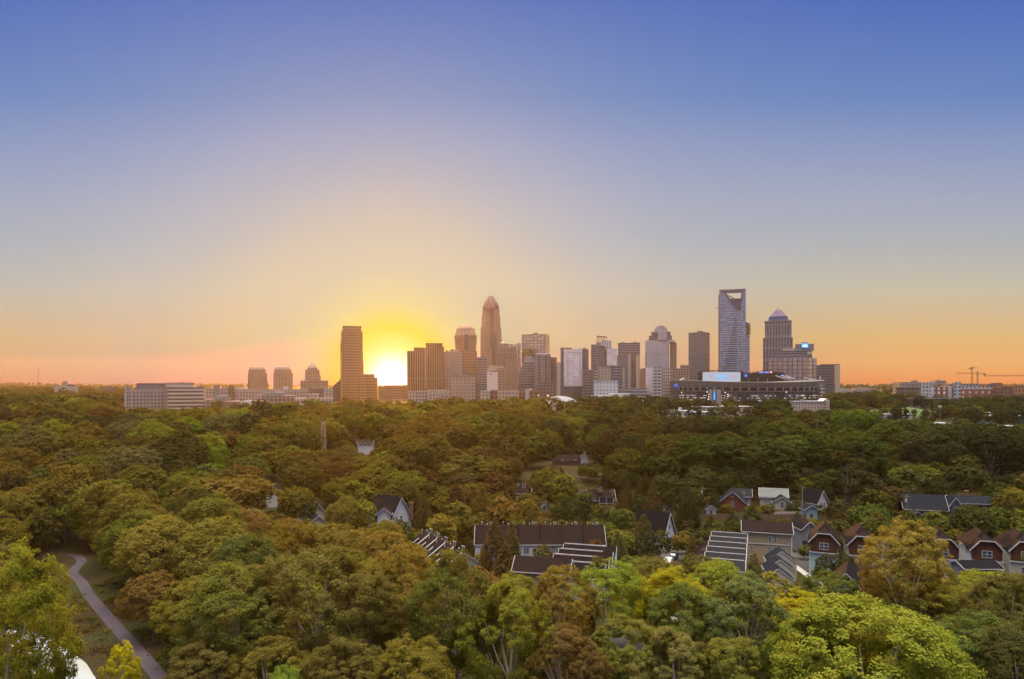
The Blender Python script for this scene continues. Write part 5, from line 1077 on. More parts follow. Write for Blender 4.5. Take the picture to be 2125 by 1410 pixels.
def quads_mesh(name, V, rnd, mat, tint=None):
    n = len(rnd); me = bpy.data.meshes.new(name)
    me.vertices.add(4*n); me.vertices.foreach_set('co', V.astype(np.float32).ravel())
    me.loops.add(4*n); me.loops.foreach_set('vertex_index', np.arange(4*n, dtype=np.int32))
    me.polygons.add(n); me.polygons.foreach_set('loop_start', np.arange(0, 4*n, 4, dtype=np.int32))
    me.update(calc_edges=True)
    at = me.attributes.new('rnd', 'FLOAT', 'FACE'); at.data.foreach_set('value', rnd.astype(np.float32))
    if tint is not None:
        at = me.attributes.new('tint', 'FLOAT_COLOR', 'FACE'); at.data.foreach_set('color', np.concatenate([tint, np.ones((n, 1))], 1).astype(np.float32).ravel())
    me.materials.append(mat); return me
def unit(v): return v/np.maximum(np.linalg.norm(v, axis=1, keepdims=True), 1e-9)
def leaf_quads(rng, pos, nrm, size, aspect=.62):
    n = len(pos); t = rng.normal(size=(n, 3)); t = unit(t-nrm*(t*nrm).sum(1, keepdims=True)); bt = np.cross(nrm, t)
    s = size*rng.uniform(.6, 1.35, (n, 1))
    a = t*s; b = bt*s*aspect; sag = nrm*s*.18
    return np.stack([pos-a-sag, pos-b, pos+a-sag, pos+b], 1)      # lozenge leaf sprays
def crown_points(rng, form, n, size):
    """leaf positions and normals on many lobes; nominal tree 20 m tall, crown 13 m wide, base at z=0"""
    if form in ('round', 'oval', 'broad', 'open', 'plume'):
        rx, rz, cz = {'round': (6.2, 7.2, 12.3), 'oval': (5.6, 8.6, 11.2), 'broad': (6.8, 5.6, 13.6), 'open': (6.4, 7.6, 12.0), 'plume': (6.0, 7.6, 11.6)}[form]
        nl = {'round': 74, 'oval': 76, 'broad': 60, 'open': 46, 'plume': 58}[form]
        d = unit(rng.normal(size=(nl*3, 3))); d = d[d[:, 2] > -.75][:nl]
        k = rng.uniform(.62, 1.0, (len(d), 1))**.5
        wob = 1+.16*np.sin(3*np.arctan2(d[:, 1:2], d[:, :1])+rng.uniform(0, 6))*(1-np.abs(d[:, 2:3]))
        C = d*np.array([rx-1.5, rx-1.5, rz-1.5])*k*wob+np.array([0, 0, cz]); Rr = rng.uniform(1.1, 2.3, len(C))*(1.0 if form != 'open' else .9)
    elif form == 'cone':
        q = 150; z = np.linspace(0, 1, q)+rng.uniform(-.02, .02, q); z = np.clip(z, 0, 1); rr = 5.3*(1-z)**.75*rng.uniform(.75, 1.08, q)+.1; a = np.arange(q)*2.4+rng.uniform(-.4, .4, q)
        C = np.stack([np.cos(a)*rr*.78, np.sin(a)*rr*.78, 1.2+z*18.2], 1); Rr = .45+1.25*(1-z)**.8
    else:                                                            # pine: flat plates on a bare trunk
        nl = 26; z = rng.uniform(8.5, 19, nl); rr = 5.2*np.sqrt(np.maximum(.05, 1-((z-13)/7)**2)); a = rng.uniform(0, 2*np.pi, nl)
        C = np.stack([np.cos(a)*rr*rng.uniform(.2, .9, nl), np.sin(a)*rr*rng.uniform(.2, .9, nl), z], 1); Rr = rng.uniform(1.2, 2.0, nl)
    mid = np.array([0, 0, C[:, 2].mean()])
    if form != 'cone':                                               # sprays: small clumps over every lobe
        ns = 15; out0 = unit(C-mid); sd = unit(rng.normal(size=(len(C)*ns, 3))); o_ = np.repeat(out0, ns, 0); sd[(sd*o_).sum(1) < -.3] *= -1
        flat = np.array([1, 1, {'pine': .4, 'plume': 1.75}.get(form, .95)])
        S = np.repeat(C, ns, 0)+sd*flat*np.repeat(Rr, ns)[:, None]*rng.uniform(.78, 1.06, (len(sd), 1)); SR = np.repeat(Rr, ns)*rng.uniform(.22, .46, len(sd)); own = np.repeat(np.arange(len(C)), ns)
        far_ = rng.uniform(0, 1, len(S)) < .10; kk = rng.uniform(1.12, 1.42, (len(S), 1)); S = np.where(far_[:, None], np.repeat(C, ns, 0)+(S-np.repeat(C, ns, 0))*kk, S); SR = np.where(far_, SR*.62, SR)
    else: S, SR, own = C, Rr, np.arange(len(C))
    keepS = np.ones(len(S), bool)
    if form != 'cone':
        for j in range(len(C)): keepS &= ~((own != j) & (np.linalg.norm(S-C[j], axis=1) < Rr[j]*.6))
    S, SR, own = S[keepS], SR[keepS], own[keepS]
    w = SR**2; w /= w.sum(); m = int(n*1.25)
    i = rng.choice(len(S), m, p=w); dd = unit(rng.normal(size=(m, 3))); out = unit(S-mid)[i]
    flip = (dd*out).sum(1) < -.45; dd[flip] *= -1
    pos = S[i]+dd*SR[i][:, None]*np.array([1, 1, .9])*rng.uniform(.45, 1.15, (m, 1))
    keep = pos[:, 2] > (.4 if form == 'cone' else 2.0)
    pos, dd, i = pos[keep][:n], dd[keep][:n], i[keep][:n]
    lobv = rng.uniform(-.13, .13, len(C)); subv = rng.uniform(-.14, .14, len(S))
    nrm = unit(dd*.6+unit(C-mid)[own][i]*.6+rng.normal(size=dd.shape)*.42+np.array([0, 0, .2]))
    lob = lobv[own][i]+subv[i]
    return C, Rr, pos, nrm, lob
def trunk_mesh(name, rng, C, mat, form):
    m = MB(); r0 = .42 if form != 'cone' else .3
    top = 12.5 if form not in ('cone', 'pine') else 18.5; n = 7; pts = []
    lean = rng.uniform(-.06, .06, 2)
    for k in range(n): z = -1+(top+1)*k/(n-1); pts.append((lean[0]*z+.12*math.sin(z), lean[1]*z+.12*math.cos(z*1.3)-.12, z))
    for k in range(n-1): m.tube(pts[k], pts[k+1], r0*(1-.8*k/(n-1)), r0*(1-.8*(k+1)/(n-1)), 7)
    if form not in ('cone',):
        for j in rng.choice(len(C), min(13, len(C)), replace=False):
            c = C[j]; k = int(np.clip((c[2]*.45+1)/(top+1)*(n-1), 1, n-2)); s = Vector(pts[k]); e = Vector(c); mid = s.lerp(e, .5)+Vector((0, 0, -.08*(e-s).length))
            m.tube(s, mid, .19, .12, 5); m.tube(mid, e, .12, .04, 5)
    o = m.build(name, mat); me = o.data; bpy.data.objects.remove(o); return me
VAR = {}
def variants(key, forms, n, size, seeds, bark):
    out = []
    for f in forms:
        for s in range(seeds):
            rng = np.random.default_rng(hash((key, f, s)) % 10**6 if False else sum(map(ord, key+f))*7+s)
            C, Rr, pos, nrm, lob = crown_points(rng, f, n, size)
            V = leaf_quads(rng, pos, nrm, size); rnd = np.clip(rng.beta(2, 2.4, len(pos))+lob, 0, 1)
            me = quads_mesh('crown', V.reshape(-1, 3), rnd, M_leaf); tr = trunk_mesh('trunk', rng, C, bark, f)
            out.append((f, me, tr, 2*float(np.percentile(np.hypot(pos[:, 0], pos[:, 1]), 96.5)), float(np.percentile(pos[:, 2], 99.6))))
    VAR[key] = out
variants('near', ['plume', 'oval', 'open', 'plume'], 56000, .11, 2, M_bark_pale)
variants('mid', ['plume', 'oval', 'round', 'open'], 17000, .18, 3, M_bark)
variants('far', ['round', 'oval', 'plume'], 6500, .30, 3, M_bark)
variants('cone', ['cone'], 12000, .20, 3, M_bark); variants('pine', ['pine'], 10000, .22, 1, M_bark)
PAL = dict(vivid=((.172, .200, .028), 'bright yellow-green'), fresh=((.150, .205, .020), 'fresh green'), yellow=((.31, .26, .018), 'yellow'), gold=((.180, .165, .030), 'golden'), olive=((.145, .132, .028), 'olive'), brown=((.130, .100, .030), 'brownish'),
           rust=((.128, .082, .030), 'rusty'), green=((.094, .106, .028), 'mid green'), dark=((.064, .068, .026), 'dark green'), grey=((.130, .130, .052), 'grey-green'), conifer=((.082, .080, .030), 'dark green'), warmcon=((.115, .094, .030), 'brown-green'))
rng = np.random.default_rng(4)
PLACED = []
FORMW = dict(plume='upright plumed tree', round='round-crowned tree', oval='tall oval tree', broad='broad-crowned tree', open='loose open tree', cone='cone-shaped conifer', pine='tall pine')
def leaf_light_tint(col, px, D):
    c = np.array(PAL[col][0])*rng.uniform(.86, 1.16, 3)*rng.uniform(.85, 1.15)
    if px < 1150 and col not in ('fresh', 'vivid', 'yellow'): c = c*np.array([1.02, .94, .95])      # warm flare cast over the left wood put into the leaf colour
    elif px > 1200 and D > 270: c = c*np.array([.66, .72, .80])                                      # farther right wood: shade put into the leaf colour as well
    if D > 215: c = c*(.64 if px < 1150 else .70)  # middle-distance shade put into the leaf colour, stronger farther off
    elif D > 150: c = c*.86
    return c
def add_tree(px, ytop, wpx, D, col, form=None, label=None, key=None, group=None):
    x = wx(px, D); z0 = gz(x, D); h = wz(ytop, D)-z0; w = wpx/F*D
    key = key or ('near' if D < 128 else 'mid' if D < 200 else 'far')
    opts = [v for v in VAR[key] if form is None or v[0] == ('plume' if key == 'near' and form == 'round' else form)] or VAR[key]
    f, cm, tm, cw_, ch_ = opts[int(rng.integers(len(opts)))]
    nm = {'cone': 'conifer_tree', 'pine': 'pine_tree'}.get(f, 'broadleaf_tree')
    r = empty(nm, None, 'tree', (x, D, z0), group or {'cone': 'conifers among the houses', 'pine': 'pines'}.get(f, 'broadleaf trees of the wood'), float(rng.uniform(0, 6.28)))
    sx, sz = w/cw_, h/ch_
    c = leaf_light_tint(col, px, D)
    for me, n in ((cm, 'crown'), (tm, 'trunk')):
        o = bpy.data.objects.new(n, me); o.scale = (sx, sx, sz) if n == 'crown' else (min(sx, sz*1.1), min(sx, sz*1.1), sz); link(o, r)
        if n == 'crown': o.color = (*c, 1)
    PLACED.append((x, D, w/2)); r['label'] = label or ''
    TREES.append((r, px, ytop, wpx, h, D, col, f)); return r
TREES = []
HF = [  # px, top, width, distance, colour, form, label
 (18, 1138, 235, 84, 'fresh', 'round', 'huge bright green tree filling the left edge before the creek'),
 (-75, 1250, 150, 92, 'olive', 'open', 'olive tree cut off by the left edge behind the huge bright one'),
 (252, 1335, 80, 96, 'yellow', 'open', 'thin yellow-leaved sapling with bare stems between creek and path'),
 (592, 1385, 90, 80, 'vivid', 'round', 'bright green tree tip poking in at the bottom edge'),
 (330, 1072, 190, 142, 'olive', 'round', 'big yellow-topped olive tree right of the path bend'),
 (445, 1078, 170, 138, 'olive', 'oval', 'olive tree with several pointed tops right of the yellow-topped one'),
 (318, 1190, 135, 128, 'brown', 'round', 'brownish tree overhanging the path on its right'),
 (395, 1205, 170, 118, 'olive', 'open', 'dusky olive tree second from the path in the front wood'),
 (490, 1172, 190, 104, 'olive', 'oval', 'light olive tree with pale forked trunk in the front row'),
 (650, 1142, 225, 108, 'brown', 'round', 'largest brown-green dome in the middle of the front row'),
 (765, 1180, 150, 112, 'brown', 'round', 'brown-green dome between two larger ones in the front row'),
 (838, 1138, 150, 116, 'olive', 'oval', 'narrow olive dome just left of the pale terrace gable'),
 (945, 1152, 175, 101, 'green', 'oval', 'green tree with pale forked trunk below the terrace gable'),
 (1060, 1215, 180, 96, 'vivid', 'open', 'yellow-green loose tree with bare pale stems in the front row'),
 (1165, 1178, 140, 112, 'gold', 'open', 'golden-brown loose tree before the sawtooth terrace'),
 (1262, 1166, 150, 122, 'vivid', 'round', 'yellow-green tree right of the sawtooth terrace'),
 (1395, 1178, 150, 116, 'yellow', 'round', 'brightest yellow-green dome below the asphalt court'),
 (1482, 1165, 130, 122, 'vivid', 'oval', 'yellow-green dome below the grey stepped roofs'),
 (1545, 1195, 170, 106, 'grey', 'open', 'grey-green loose tree in the front row below the beige block'),
 (1650, 1228, 130, 112, 'yellow', 'round', 'vivid yellow tree at the foot of the right street'),
 (1800, 1252, 330, 82, 'vivid', 'round', 'huge yellow-green crown filling the bottom right'),
 (1690, 1272, 170, 88, 'vivid', 'open', 'yellow-green crown merged into the left of the huge bottom right one'),
 (1925, 1310, 170, 84, 'vivid', 'round', 'yellow-green crown merged into the right of the huge bottom right one'),
 (1878, 1084, 172, 126, 'gold', 'plume', 'tall golden tree with spreading bare limbs before the craftsman houses'),
 (1985, 1205, 170, 120, 'olive', 'round', 'olive tree right of the tall golden one'),
 (2060, 1188, 150, 128, 'fresh', 'round', 'bright green dome below the white craftsman house'),
 (2140, 1200, 150, 122, 'green', 'round', 'green tree cut off by the right edge beside the bright dome'),
 (2030, 1270, 190, 100, 'green', 'oval', 'dark tree with a leaning trunk at the bottom right'),
 (2125, 1300, 170, 92, 'dark', 'round', 'dark green tree filling the bottom right corner'),
 (1722, 1188, 120, 130, 'green', 'round', 'mid green tree just left of the dark blue gabled house'),
 (1300, 1285, 150, 98, 'olive', 'open', 'twiggy olive tree at the bottom below the silver car'),
 (1400, 1310, 160, 92, 'grey', 'open', 'twiggy grey-green tree at the bottom under the brightest dome'),
 (1180, 1305, 160, 92, 'brown', 'open', 'brown twiggy tree at the bottom middle'),
 (720, 1330, 170, 92, 'brown', 'round', 'brown tree low at the bottom below the largest dome'),
 (860, 1330, 160, 90, 'olive', 'round', 'olive tree low at the bottom left of the pale trunk'),
 (430, 1325, 150, 98, 'green', 'round', 'green tree low at the bottom right of the path end'),
 (560, 1330, 150, 94, 'olive', 'open', 'olive tree low at the bottom beside the pale forked trunk'),
 (1520, 1325, 150, 90, 'olive', 'open', 'dull olive tree low at the bottom left of the huge crown'),
 (470, 990, 200, 215, 'olive', 'round', 'large round olive dome in the wood left of the white gable tip'),
 (215, 1000, 150, 200, 'olive', 'oval', 'big olive tree behind the far end of the path'),
 (60, 1010, 170, 215, 'green', 'round', 'shaded green tree above the grass verge at the left edge'),
 (115, 1060, 120, 225, 'dark', 'oval', 'dark shaded tree standing where the path disappears'),
 (1560, 910, 190, 300, 'green', 'round', 'huge broad green tree behind the brick gable house'),
 (1660, 905, 130, 320, 'olive', 'round', 'olive tree right behind the huge broad green one'),
 (1770, 850, 95, 430, 'vivid', 'round', 'bright yellow-green dome standing out left of the park lawn'),
 (1875, 870, 150, 420, 'green', 'round', 'wide green crown in front of the park lawn'),
 (980, 945, 160, 290, 'olive', 'round', 'orange-lit round tree at the end of the sun ray'),
 (515, 950, 95, 290, 'vivid', 'round', 'bright green dome in the wood above the white gable tip'),
 (700, 992, 60, 250, 'gold', 'oval', 'golden pointed tree left of the white house with the tall chimney'),
 (695, 1090, 150, 165, 'olive', 'round', 'olive tree in front of the small cream house front'),
 (790, 1085, 120, 160, 'olive', 'round', 'olive tree before the white house with the tall chimney'),
 (815, 1078, 80, 178, 'green', 'round', 'small dark dome right under the white steep gable'),
 (1900, 965, 110, 285, 'gold', 'round', 'golden autumn tree behind the dark broad roof'),
 (1800, 1015, 45, 245, 'rust', 'oval', 'rusty tree before the long dark roof'),
 (1845, 1010, 55, 246, 'rust', 'oval', 'larger rusty tree right of the other rusty one'),
 (1235, 1120, 38, 170, 'rust', 'round', 'small rusty tree in front of the long terrace'),
 (1240, 1155, 44, 150, 'brown', 'oval', 'brown tree inside the sawtooth terrace'),
 (1715, 1150, 50, 158, 'dark', 'round', 'dark round shrub-like tree by the right street'),
 (1748, 1150, 60, 158, 'dark', 'open', 'dark shrub-like tree before the teal craftsman house'),
]
for t in HF:
    t = list(t)
    if t[3] < 130 and t[0] > 420: t[2] *= 1.16
    add_tree(*t)
CON = [(880, 1020, 52, 206), (945, 1005, 70, 220), (1000, 1012, 66, 214), (1050, 1020, 58, 222), (1172, 1026, 62, 216), (1356, 1000, 52, 226), (1427, 1005, 56, 224), (1292, 1020, 46, 228), (1437, 1116, 44, 174), (1028, 1076, 74, 170), (1062, 1084, 58, 168), (1048, 1128, 74, 152),
       (1205, 1050, 62, 232), (1282, 1105, 62, 172), (1336, 1070, 70, 186), (1566, 1150, 60, 150), (1780, 1040, 62, 214), (1745, 1060, 56, 206), (2090, 1032, 66, 206), (2010, 1050, 56, 214), (1960, 1058, 46, 220), (1110, 1050, 66, 214), (1560, 1048, 56, 226), (1520, 1062, 46, 218),
       (1390, 1075, 40, 210), (1655, 1062, 44, 206), (1835, 1058, 44, 212), (590, 1008, 32, 246), (505, 992, 26, 256), (725, 1040, 36, 222), (620, 1035, 34, 232), (1000, 1140, 24, 160), (1475, 1070, 44, 214)]
for i, (px, yt, w, D) in enumerate(CON): add_tree(px, yt, w, D, 'warmcon' if px < 1150 else 'conifer', 'cone', None, 'cone')
add_tree(1762, 938, 96, 234, 'conifer', 'pine', 'tall pine with a long bare trunk right of the teal shed', 'pine')
# --- keep the views to houses, streets, path and creek open: (x0, y0, x1, y1, distance)
KEEP = [(985, 1093, 1085, 1160, 180), (1085, 1093, 1256, 1131, 180), (1110, 1131, 1252, 1205, 150), (1066, 1164, 1180, 1205, 143), (865, 1098, 996, 1168, 160), (1320, 1132, 1412, 1163, 182), (1440, 1090, 1545, 1180, 150), (1545, 1090, 1640, 1165, 180),
        (1585, 1147, 1640, 1218, 146), (1645, 1140, 1692, 1225, 150), (1703, 1096, 1760, 1160, 168), (1776, 1100, 1838, 1185, 165), (1948, 1108, 2010, 1180, 162), (2018, 1108, 2096, 1185, 160), (2098, 1108, 2130, 1180, 160), (1735, 1188, 1800, 1238, 138),
        (1487, 1013, 1555, 1056, 252), (1584, 1016, 1638, 1056, 254), (1465, 1049, 1486, 1066, 244), (1672, 1049, 1698, 1072, 238), (1216, 1019, 1280, 1052, 264), (1070, 1010, 1100, 1034, 280), (785, 1032, 852, 1080, 205), (553, 1007, 576, 1028, 258), (640, 1040, 668, 1076, 218),
        (1146, 944, 1224, 960, 360), (1880, 1030, 1962, 1062, 234), (1976, 1030, 2062, 1060, 238), (1374, 1066, 1406, 1125, 200), (1668, 1082, 1692, 1132, 192), (1695, 1018, 1722, 1050, 252), (1318, 1046, 1348, 1062, 246), (1374, 1052, 1397, 1064, 240), (1440, 1064, 1680, 1080, 236), (1585, 1056, 1668, 1066, 246),
        (130, 1145, 200, 1250, 192), (150, 1225, 262, 1345, 146), (225, 1310, 345, 1410, 116), (50, 1320, 165, 1410, 114), (60, 1148, 140, 1200, 190), (1120, 1044, 1142, 1058, 250), (662, 874, 680, 930, 396), (740, 912, 775, 924, 415), (1803, 846, 1937, 868, 640), (1650, 828, 1722, 850, 790), (1940, 862, 1975, 878, 640), (2030, 862, 2125, 878, 620), (1370, 846, 1562, 862, 640), (257, 800, 500, 845, 780)]
KEEP = [(a, b_, c, b_+(d-b_)*(.6 if 860 < a and kd < 300 and not (a > 1700 and kd < 170) else 1), kd) for a, b_, c, d, kd in KEEP]
def free(x, y, px, yt, ybot, wpx, rad, D, tight=.62):
    for hx, hy, hr in HOUSE_FOOT:
        if abs(x-hx) < hr+rad*.45 and abs(y-hy) < hr+rad*.45: return False
    for a, b_, c, d, kd in KEEP:
        if D < kd and px+wpx*.42 > a and px-wpx*.42 < c and yt < d and ybot > b_: return False
    if y < 215:
        for qx, qy in PATH:
            if math.hypot(x-qx, y-qy) < rad*.6+3: return False
        if creek_dist(x, y) < rad*.4+4: return False
    for qx, qy, qr in PLACED:
        if abs(x-qx) < 12 and math.hypot(x-qx, y-qy) < (rad+qr)*tight: return False
    return True
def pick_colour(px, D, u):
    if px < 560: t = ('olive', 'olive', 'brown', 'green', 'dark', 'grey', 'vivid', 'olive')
    elif 600 < px < 1010: t = ('brown', 'olive', 'gold', 'brown', 'olive', 'rust', 'gold', 'olive')  # orange glow near the sun carried by warmer leaf colours
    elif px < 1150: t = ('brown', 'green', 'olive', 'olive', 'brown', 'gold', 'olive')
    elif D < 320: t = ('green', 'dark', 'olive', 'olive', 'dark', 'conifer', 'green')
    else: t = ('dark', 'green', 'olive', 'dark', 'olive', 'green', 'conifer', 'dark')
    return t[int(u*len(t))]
CAND = []
D = 88.0
while D < 660:
    st = 8.5 if D < 200 else 11.0 if D < 260 else 16.0
    span = .80*D
    x = -span+rng.uniform(0, st)
    while x < span:
        y = D+rng.uniform(-.45, .45)*st; xx = x+rng.uniform(-.3, .3)*st
        px = xx/y*F+CX; hood = 860 < px and 138 < y < 300
        z0 = gz(xx, y)
        if D < 103 and px > 345: x += st; continue
        for tries in range(3):
            h = rng.uniform(9, 15) if hood else rng.uniform(15, 24)
            if y > 290: h = rng.uniform(14, 27)
            if px < 330 and y > 380: h += 4*min(1, (y-380)/150)
            if px > 1700 and y > 460: h *= .7
            if tries: h *= (.66, .42)[tries-1]
            w = h*rng.uniform(.60, .80)+1.0
            if y > 230: w = h*rng.uniform(.72, 1.02)+1.5
            yt = HZ-(z0+h-CAMZ)/y*F; yb = HZ-(z0+h*.22-CAMZ)/y*F; wpx = w/y*F
            if -140 < px < 2265 and free(xx, y, px, yt, yb, wpx, w/2, y, .62 if y < 280 else .56):
                PLACED.append((xx, y, w/2)); CAND.append((wpx, px, yt, y, pick_colour(px, y, rng.uniform()), h, xx)); break
        x += st*(1 if y < 280 else 1.05)
    D += st*.8
for k in range(420):
    y = rng.uniform(142, 300); px = rng.uniform(880, 2160); xx = wx(px, y); z0 = gz(xx, y); h = rng.uniform(6, 12.5); w = h*rng.uniform(.34, .5)+.6
    yt = HZ-(z0+h-CAMZ)/y*F; yb = HZ-(z0+.5-CAMZ)/y*F
    if free(xx, y, px, yt, yb, w/y*F, w/2, y, .75):
        PLACED.append((xx, y, w/2))
        if rng.uniform() < .5: add_tree(px, yt, w/y*F, y, 'warmcon' if px < 1150 else 'conifer', 'cone', None, 'cone')
        else: CAND.append((w/y*F*1.3, px, yt, y, pick_colour(px, y, rng.uniform()), h, xx))
n_broad = sum(1 for t in TREES if t[7] not in ('cone', 'pine'))
CAND.sort(key=lambda c: -(c[0]*c[0]*(c[5]/15)))
N_IND = 292-n_broad
for c in CAND[:N_IND]:
    add_tree(c[1], c[2], c[0], c[3], c[4])
# --- the far wood that reads as one mass
WV = {}
for lod, (n, s) in dict(a=(1500, .60), b=(650, .90), c=(180, 1.8)).items():
    for k, f in enumerate(('round', 'oval', 'plume', 'open')):
        g = np.random.default_rng(100+k); C, Rr, pos, nrm, lob = crown_points(g, f, n, s); pos = pos*np.array([13/(2*np.percentile(np.hypot(pos[:, 0], pos[:, 1]), 97)), 13/(2*np.percentile(np.hypot(pos[:, 0], pos[:, 1]), 97)), 20/np.percentile(pos[:, 2], 99.5)]); WV[lod, k] = (leaf_quads(g, pos, nrm, s), np.clip(g.beta(2, 2.4, len(pos))+lob, 0, 1))
QV, QR, QT = [], [], []
def wood_tree(x, y, h, w, col, lod):
    px = x/y*F+CX
    V, r = WV[lod, int(rng.integers(4))]; a = rng.uniform(0, 6.28); c, s = math.cos(a), math.sin(a)
    M = np.array([[c*w/13, -s*w/13, 0], [s*w/13, c*w/13, 0], [0, 0, h/20]])
    QV.append(V.reshape(-1, 3)@M.T+np.array([x, y, gz(x, y)])); QR.append(r)
    t = leaf_light_tint(col, px, y); QT.append(np.tile(t, (len(r), 1)))
for c in CAND[N_IND:]: wood_tree(c[6], c[3], c[5], c[0]/F*c[3], c[4], 'a' if c[3] < 420 else 'b')
# belts between the wood and the city, along the ridge and on the far hills: (px0, px1, d0, d1, count, hmin, hmax, lod)
BELT = [(-80, 265, 660, 1250, 240, 14, 22, 'b'), (-60, 300, 1250, 2400, 260, 14, 24, 'c'), (-60, 560, 2600, 5200, 420, 16, 26, 'c'), (420, 1120, 660, 880, 130, 9, 15, 'b'), (690, 1240, 900, 1010, 90, 8, 14, 'b'), (1180, 1420, 720, 1000, 110, 12, 20, 'b'), (1400, 1720, 880, 1080, 110, 10, 18, 'b'),
        (1700, 1890, 700, 1100, 130, 13, 22, 'b'), (1725, 2180, 860, 1080, 190, 12, 20, 'b'), (1940, 2180, 660, 900, 90, 10, 16, 'b'), (1750, 2200, 1200, 2200, 150, 10, 18, 'c'), (1720, 2200, 2600, 5200, 380, 16, 24, 'c'), (480, 1720, 2600, 5200, 260, 14, 22, 'c')]
BK = [(1803, 844, 1937, 866, 830), (1650, 828, 1722, 850, 790), (1370, 846, 1562, 862, 700), (257, 797, 425, 836, 940), (460, 806, 700, 832, 880), (1122, 822, 1204, 838, 880), (1231, 790, 1283, 818, 1040), (1395, 790, 1700, 826, 1120), (1926, 797, 2130, 820, 1100), (1886, 822, 1985, 829, 950), (1938, 862, 1976, 880, 660), (2030, 862, 2130, 880, 640), (113, 796, 165, 812, 1650), (202, 798, 245, 812, 1450), (995, 810, 1118, 822, 1030), (84, 844, 112, 856, 690), (935, 780, 990, 812, 1100), (1810, 858, 1856, 876, 640)]
for p0, p1, d0, d1, cnt, h0, h1, lod in BELT:
    for k in range(cnt):
        y = math.sqrt(rng.uniform(d0*d0, d1*d1)); px = rng.uniform(p0, p1); x = wx(px, y); h = rng.uniform(h0, h1); w = h*rng.uniform(.7, 1.0)
        yt = HZ-(gz(x, y)+h-CAMZ)/y*F; yb = HZ-(gz(x, y)-CAMZ)/y*F; wp = w/y*F
        if any(y < kd and px+wp*.4 > a and px-wp*.4 < c and yt < d and yb > b_ for a, b_, c, d, kd in BK): continue
        if math.hypot((x-mxc)/52, (y-myc)/44) < 1: continue
        wood_tree(x, y, h, w, pick_colour(px, 900, rng.uniform()) if px > 560 else ('dark', 'olive', 'brown')[int(rng.integers(3))], lod)
me = quads_mesh('woodland', np.concatenate(QV), np.concatenate(QR), M_wood_leaf, np.concatenate(QT))
tag(link(bpy.data.objects.new('woodland', me)), kind='stuff')
# a few park trees by themselves
for px, yt, w, D, lab in ((1815, 853, 9, 690, 'tiny dark tree leftmost on the foot of the lawn'), (1836, 850, 12, 700, 'small round tree second from left on the lawn'), (1859, 846, 22, 640, 'largest dark tree standing before the lawn'), (1897, 850, 11, 700, 'small pointed tree right of the middle of the lawn'), (1920, 850, 11, 700, 'small pointed tree near the right end of the lawn'), (2090, 848, 50, 560, 'broad tree alone before the long green warehouse')):
    add_tree(px, yt, w, D, 'dark', 'round', lab, 'far', 'park trees')
# --- undergrowth along the path, creek and under the front trees
def undergrowth():
    n = 5200; P_, C_ = [], []
    x = rng.uniform(-100, 95, n); y = rng.uniform(84, 215, n)
    ok = creek_dist(x, y) > 7.4
    for qx, qy in PATH: ok &= np.hypot(x-qx, y-qy) > 3.0
    pts = np.array(PATH)
    for (ax, ay), (bx, by) in zip(PATH, PATH[1:]):
        vx, vy = bx-ax, by-ay; t = np.clip(((x-ax)*vx+(y-ay)*vy)/(vx*vx+vy*vy), 0, 1); ok &= np.hypot(x-ax-t*vx, y-ay-t*vy) > 1.9
    for hx, hy, hr in HOUSE_FOOT: ok &= np.hypot(x-hx, y-hy) > hr+.5
    ok &= ~((x > 42) & (x < 86) & (y > 138)) & ~((x > 12) & (x < 62) & (y > 120))
    x, y = x[ok], y[ok]
    x2 = rng.uniform(-40, 230, 5200); y2 = rng.uniform(205, 320, 5200); k2 = np.ones(5200, bool)
    for hx, hy, hr in HOUSE_FOOT: k2 &= np.hypot(x2-hx, y2-hy) > hr
    x, y = np.concatenate([x, x2[k2]]), np.concatenate([y, y2[k2]])
    V, Rn, T = [], [], []
    for a, b_ in zip(x, y):
        k = 60; s = rng.uniform(.5, 1.5); lowp = a < -55 and b_ < 205
        if lowp: s *= .9
        if b_ > 205: s *= 1.25
        p = rng.normal(size=(k, 3))*np.array([s, s, s*.5])*.6; p[:, 2] = np.abs(p[:, 2])+.1
        nn = unit(rng.normal(size=(k, 3))+np.array([0, 0, .8])); V.append(leaf_quads(rng, p+np.array([a, b_, gz(a, b_)]), nn, .2)); Rn.append(rng.uniform(0, 1, k))
        c = np.array(PAL[('olive', 'brown', 'rust', 'green', 'brown')[int(rng.integers(5))]][0])*rng.uniform(.6, 1.0); T.append(np.tile(c, (k, 1)))
    me = quads_mesh('undergrowth', np.concatenate(V).reshape(-1, 3), np.concatenate(Rn), M_wood_leaf, np.concatenate(T)); tag(link(bpy.data.objects.new('undergrowth', me)), kind='stuff')
undergrowth()
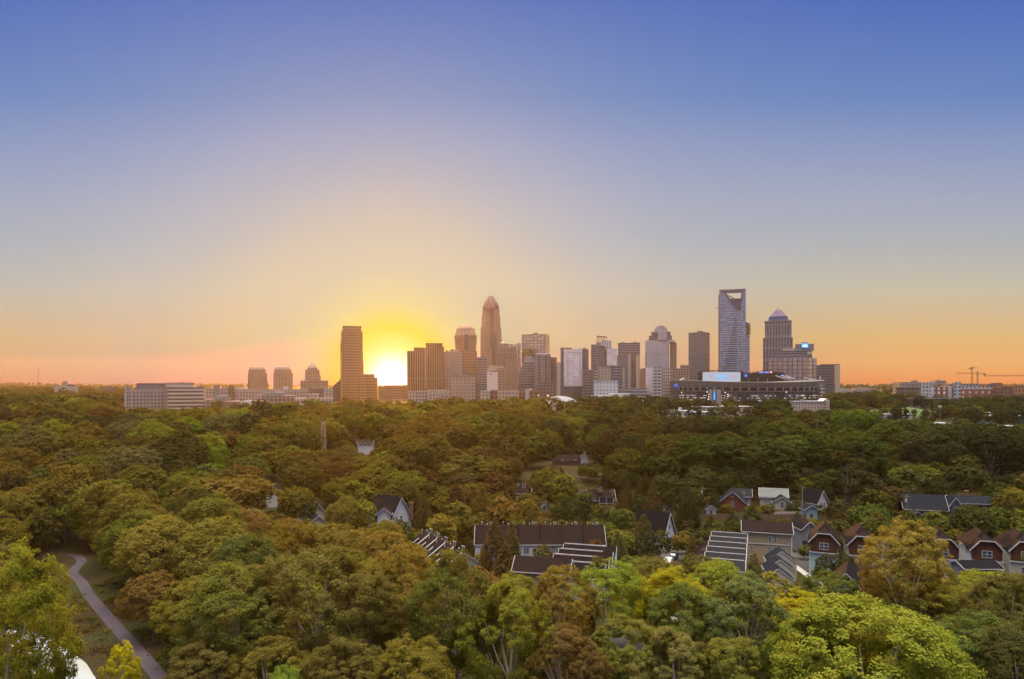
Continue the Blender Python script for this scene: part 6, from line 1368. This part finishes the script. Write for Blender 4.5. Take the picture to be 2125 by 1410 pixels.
# --- labels for the trees without one of their own
MARK = [(150, 1190, 'the bend of the grey path'), (671, 905, 'the lattice pylon'), (832, 1060, 'the house with the tall white chimney'), (564, 1018, 'the white gable tip'), (652, 1060, 'the white-trimmed gable'), (930, 1140, 'the terrace with white roof strips'), (1060, 1115, 'the long brown-roofed terrace'),
        (1249, 1035, 'the dormered cottage'), (1085, 1022, 'the brown brick house'), (1182, 952, 'the long brown roof uphill'), (1385, 1150, 'the asphalt court'), (1520, 1035, 'the brick gable house'), (1606, 1035, 'the cream house'), (1600, 1130, 'the beige town block'), (1500, 1140, 'the grey stepped roofs'),
        (1668, 1190, 'the right street'), (1731, 1130, 'the pale teal house'), (1762, 1210, 'the dark blue gabled house'), (2066, 1150, 'the white craftsman house'), (1921, 1050, 'the dark broad roof'), (2022, 1045, 'the house with the pale chimney'), (1762, 990, 'the tall pine'), (40, 1260, 'the huge tree at the left edge'),
        (1800, 1330, 'the huge crown at the bottom right'), (1880, 1140, 'the tall golden tree'), (1560, 950, 'the huge broad green tree'), (757, 918, 'the pale row of windows uphill'), (470, 1040, 'the large round olive dome'), (980, 990, 'the orange-lit round tree'), (1770, 880, 'the bright dome by the lawn'), (380, 1120, 'the yellow-topped olive tree'), (660, 1200, 'the largest brown-green dome'), (1170, 1210, 'the sawtooth terrace')]
bucket = {}
for r, px, yt, wpx, h, D, col, f in TREES:
    if r['label']: continue
    yc = yt+.35*(HZ-(r.location.z-CAMZ)/D*F-yt)
    k = min(MARK, key=lambda q: ((q[0]-px)*.8)**2+((q[1]-yc)*1.4)**2); dx, dy = px-k[0], yc-k[1]
    if abs(dx) < 30: rel = 'behind' if dy < 0 else 'below'
    else: rel = ('up left of' if dx < 0 else 'up right of') if dy < -35 else ('down left of' if dx < 0 else 'down right of') if dy > 35 else ('left of' if dx < 0 else 'right of')
    bucket.setdefault((PAL[col][1], FORMW[f], rel, k[2]), []).append((dx*dx+dy*dy, r))
ORD = ('nearest', 'second nearest', 'third nearest', 'fourth nearest', 'fifth nearest', 'sixth nearest', 'seventh nearest', 'eighth nearest', 'ninth nearest', 'tenth nearest')
for (cw, fw, rel, mk), lst in bucket.items():
    lst.sort(key=lambda q: q[0])
    for i, (d, r) in enumerate(lst): r['label'] = f'{cw} {fw} {rel} {mk}' if len(lst) == 1 else f'{ORD[min(i, 9)]} {cw} {fw} {rel} {mk}'
print('TREES', len(TREES), 'cand', len(CAND), 'wood quads', len(me.polygons))
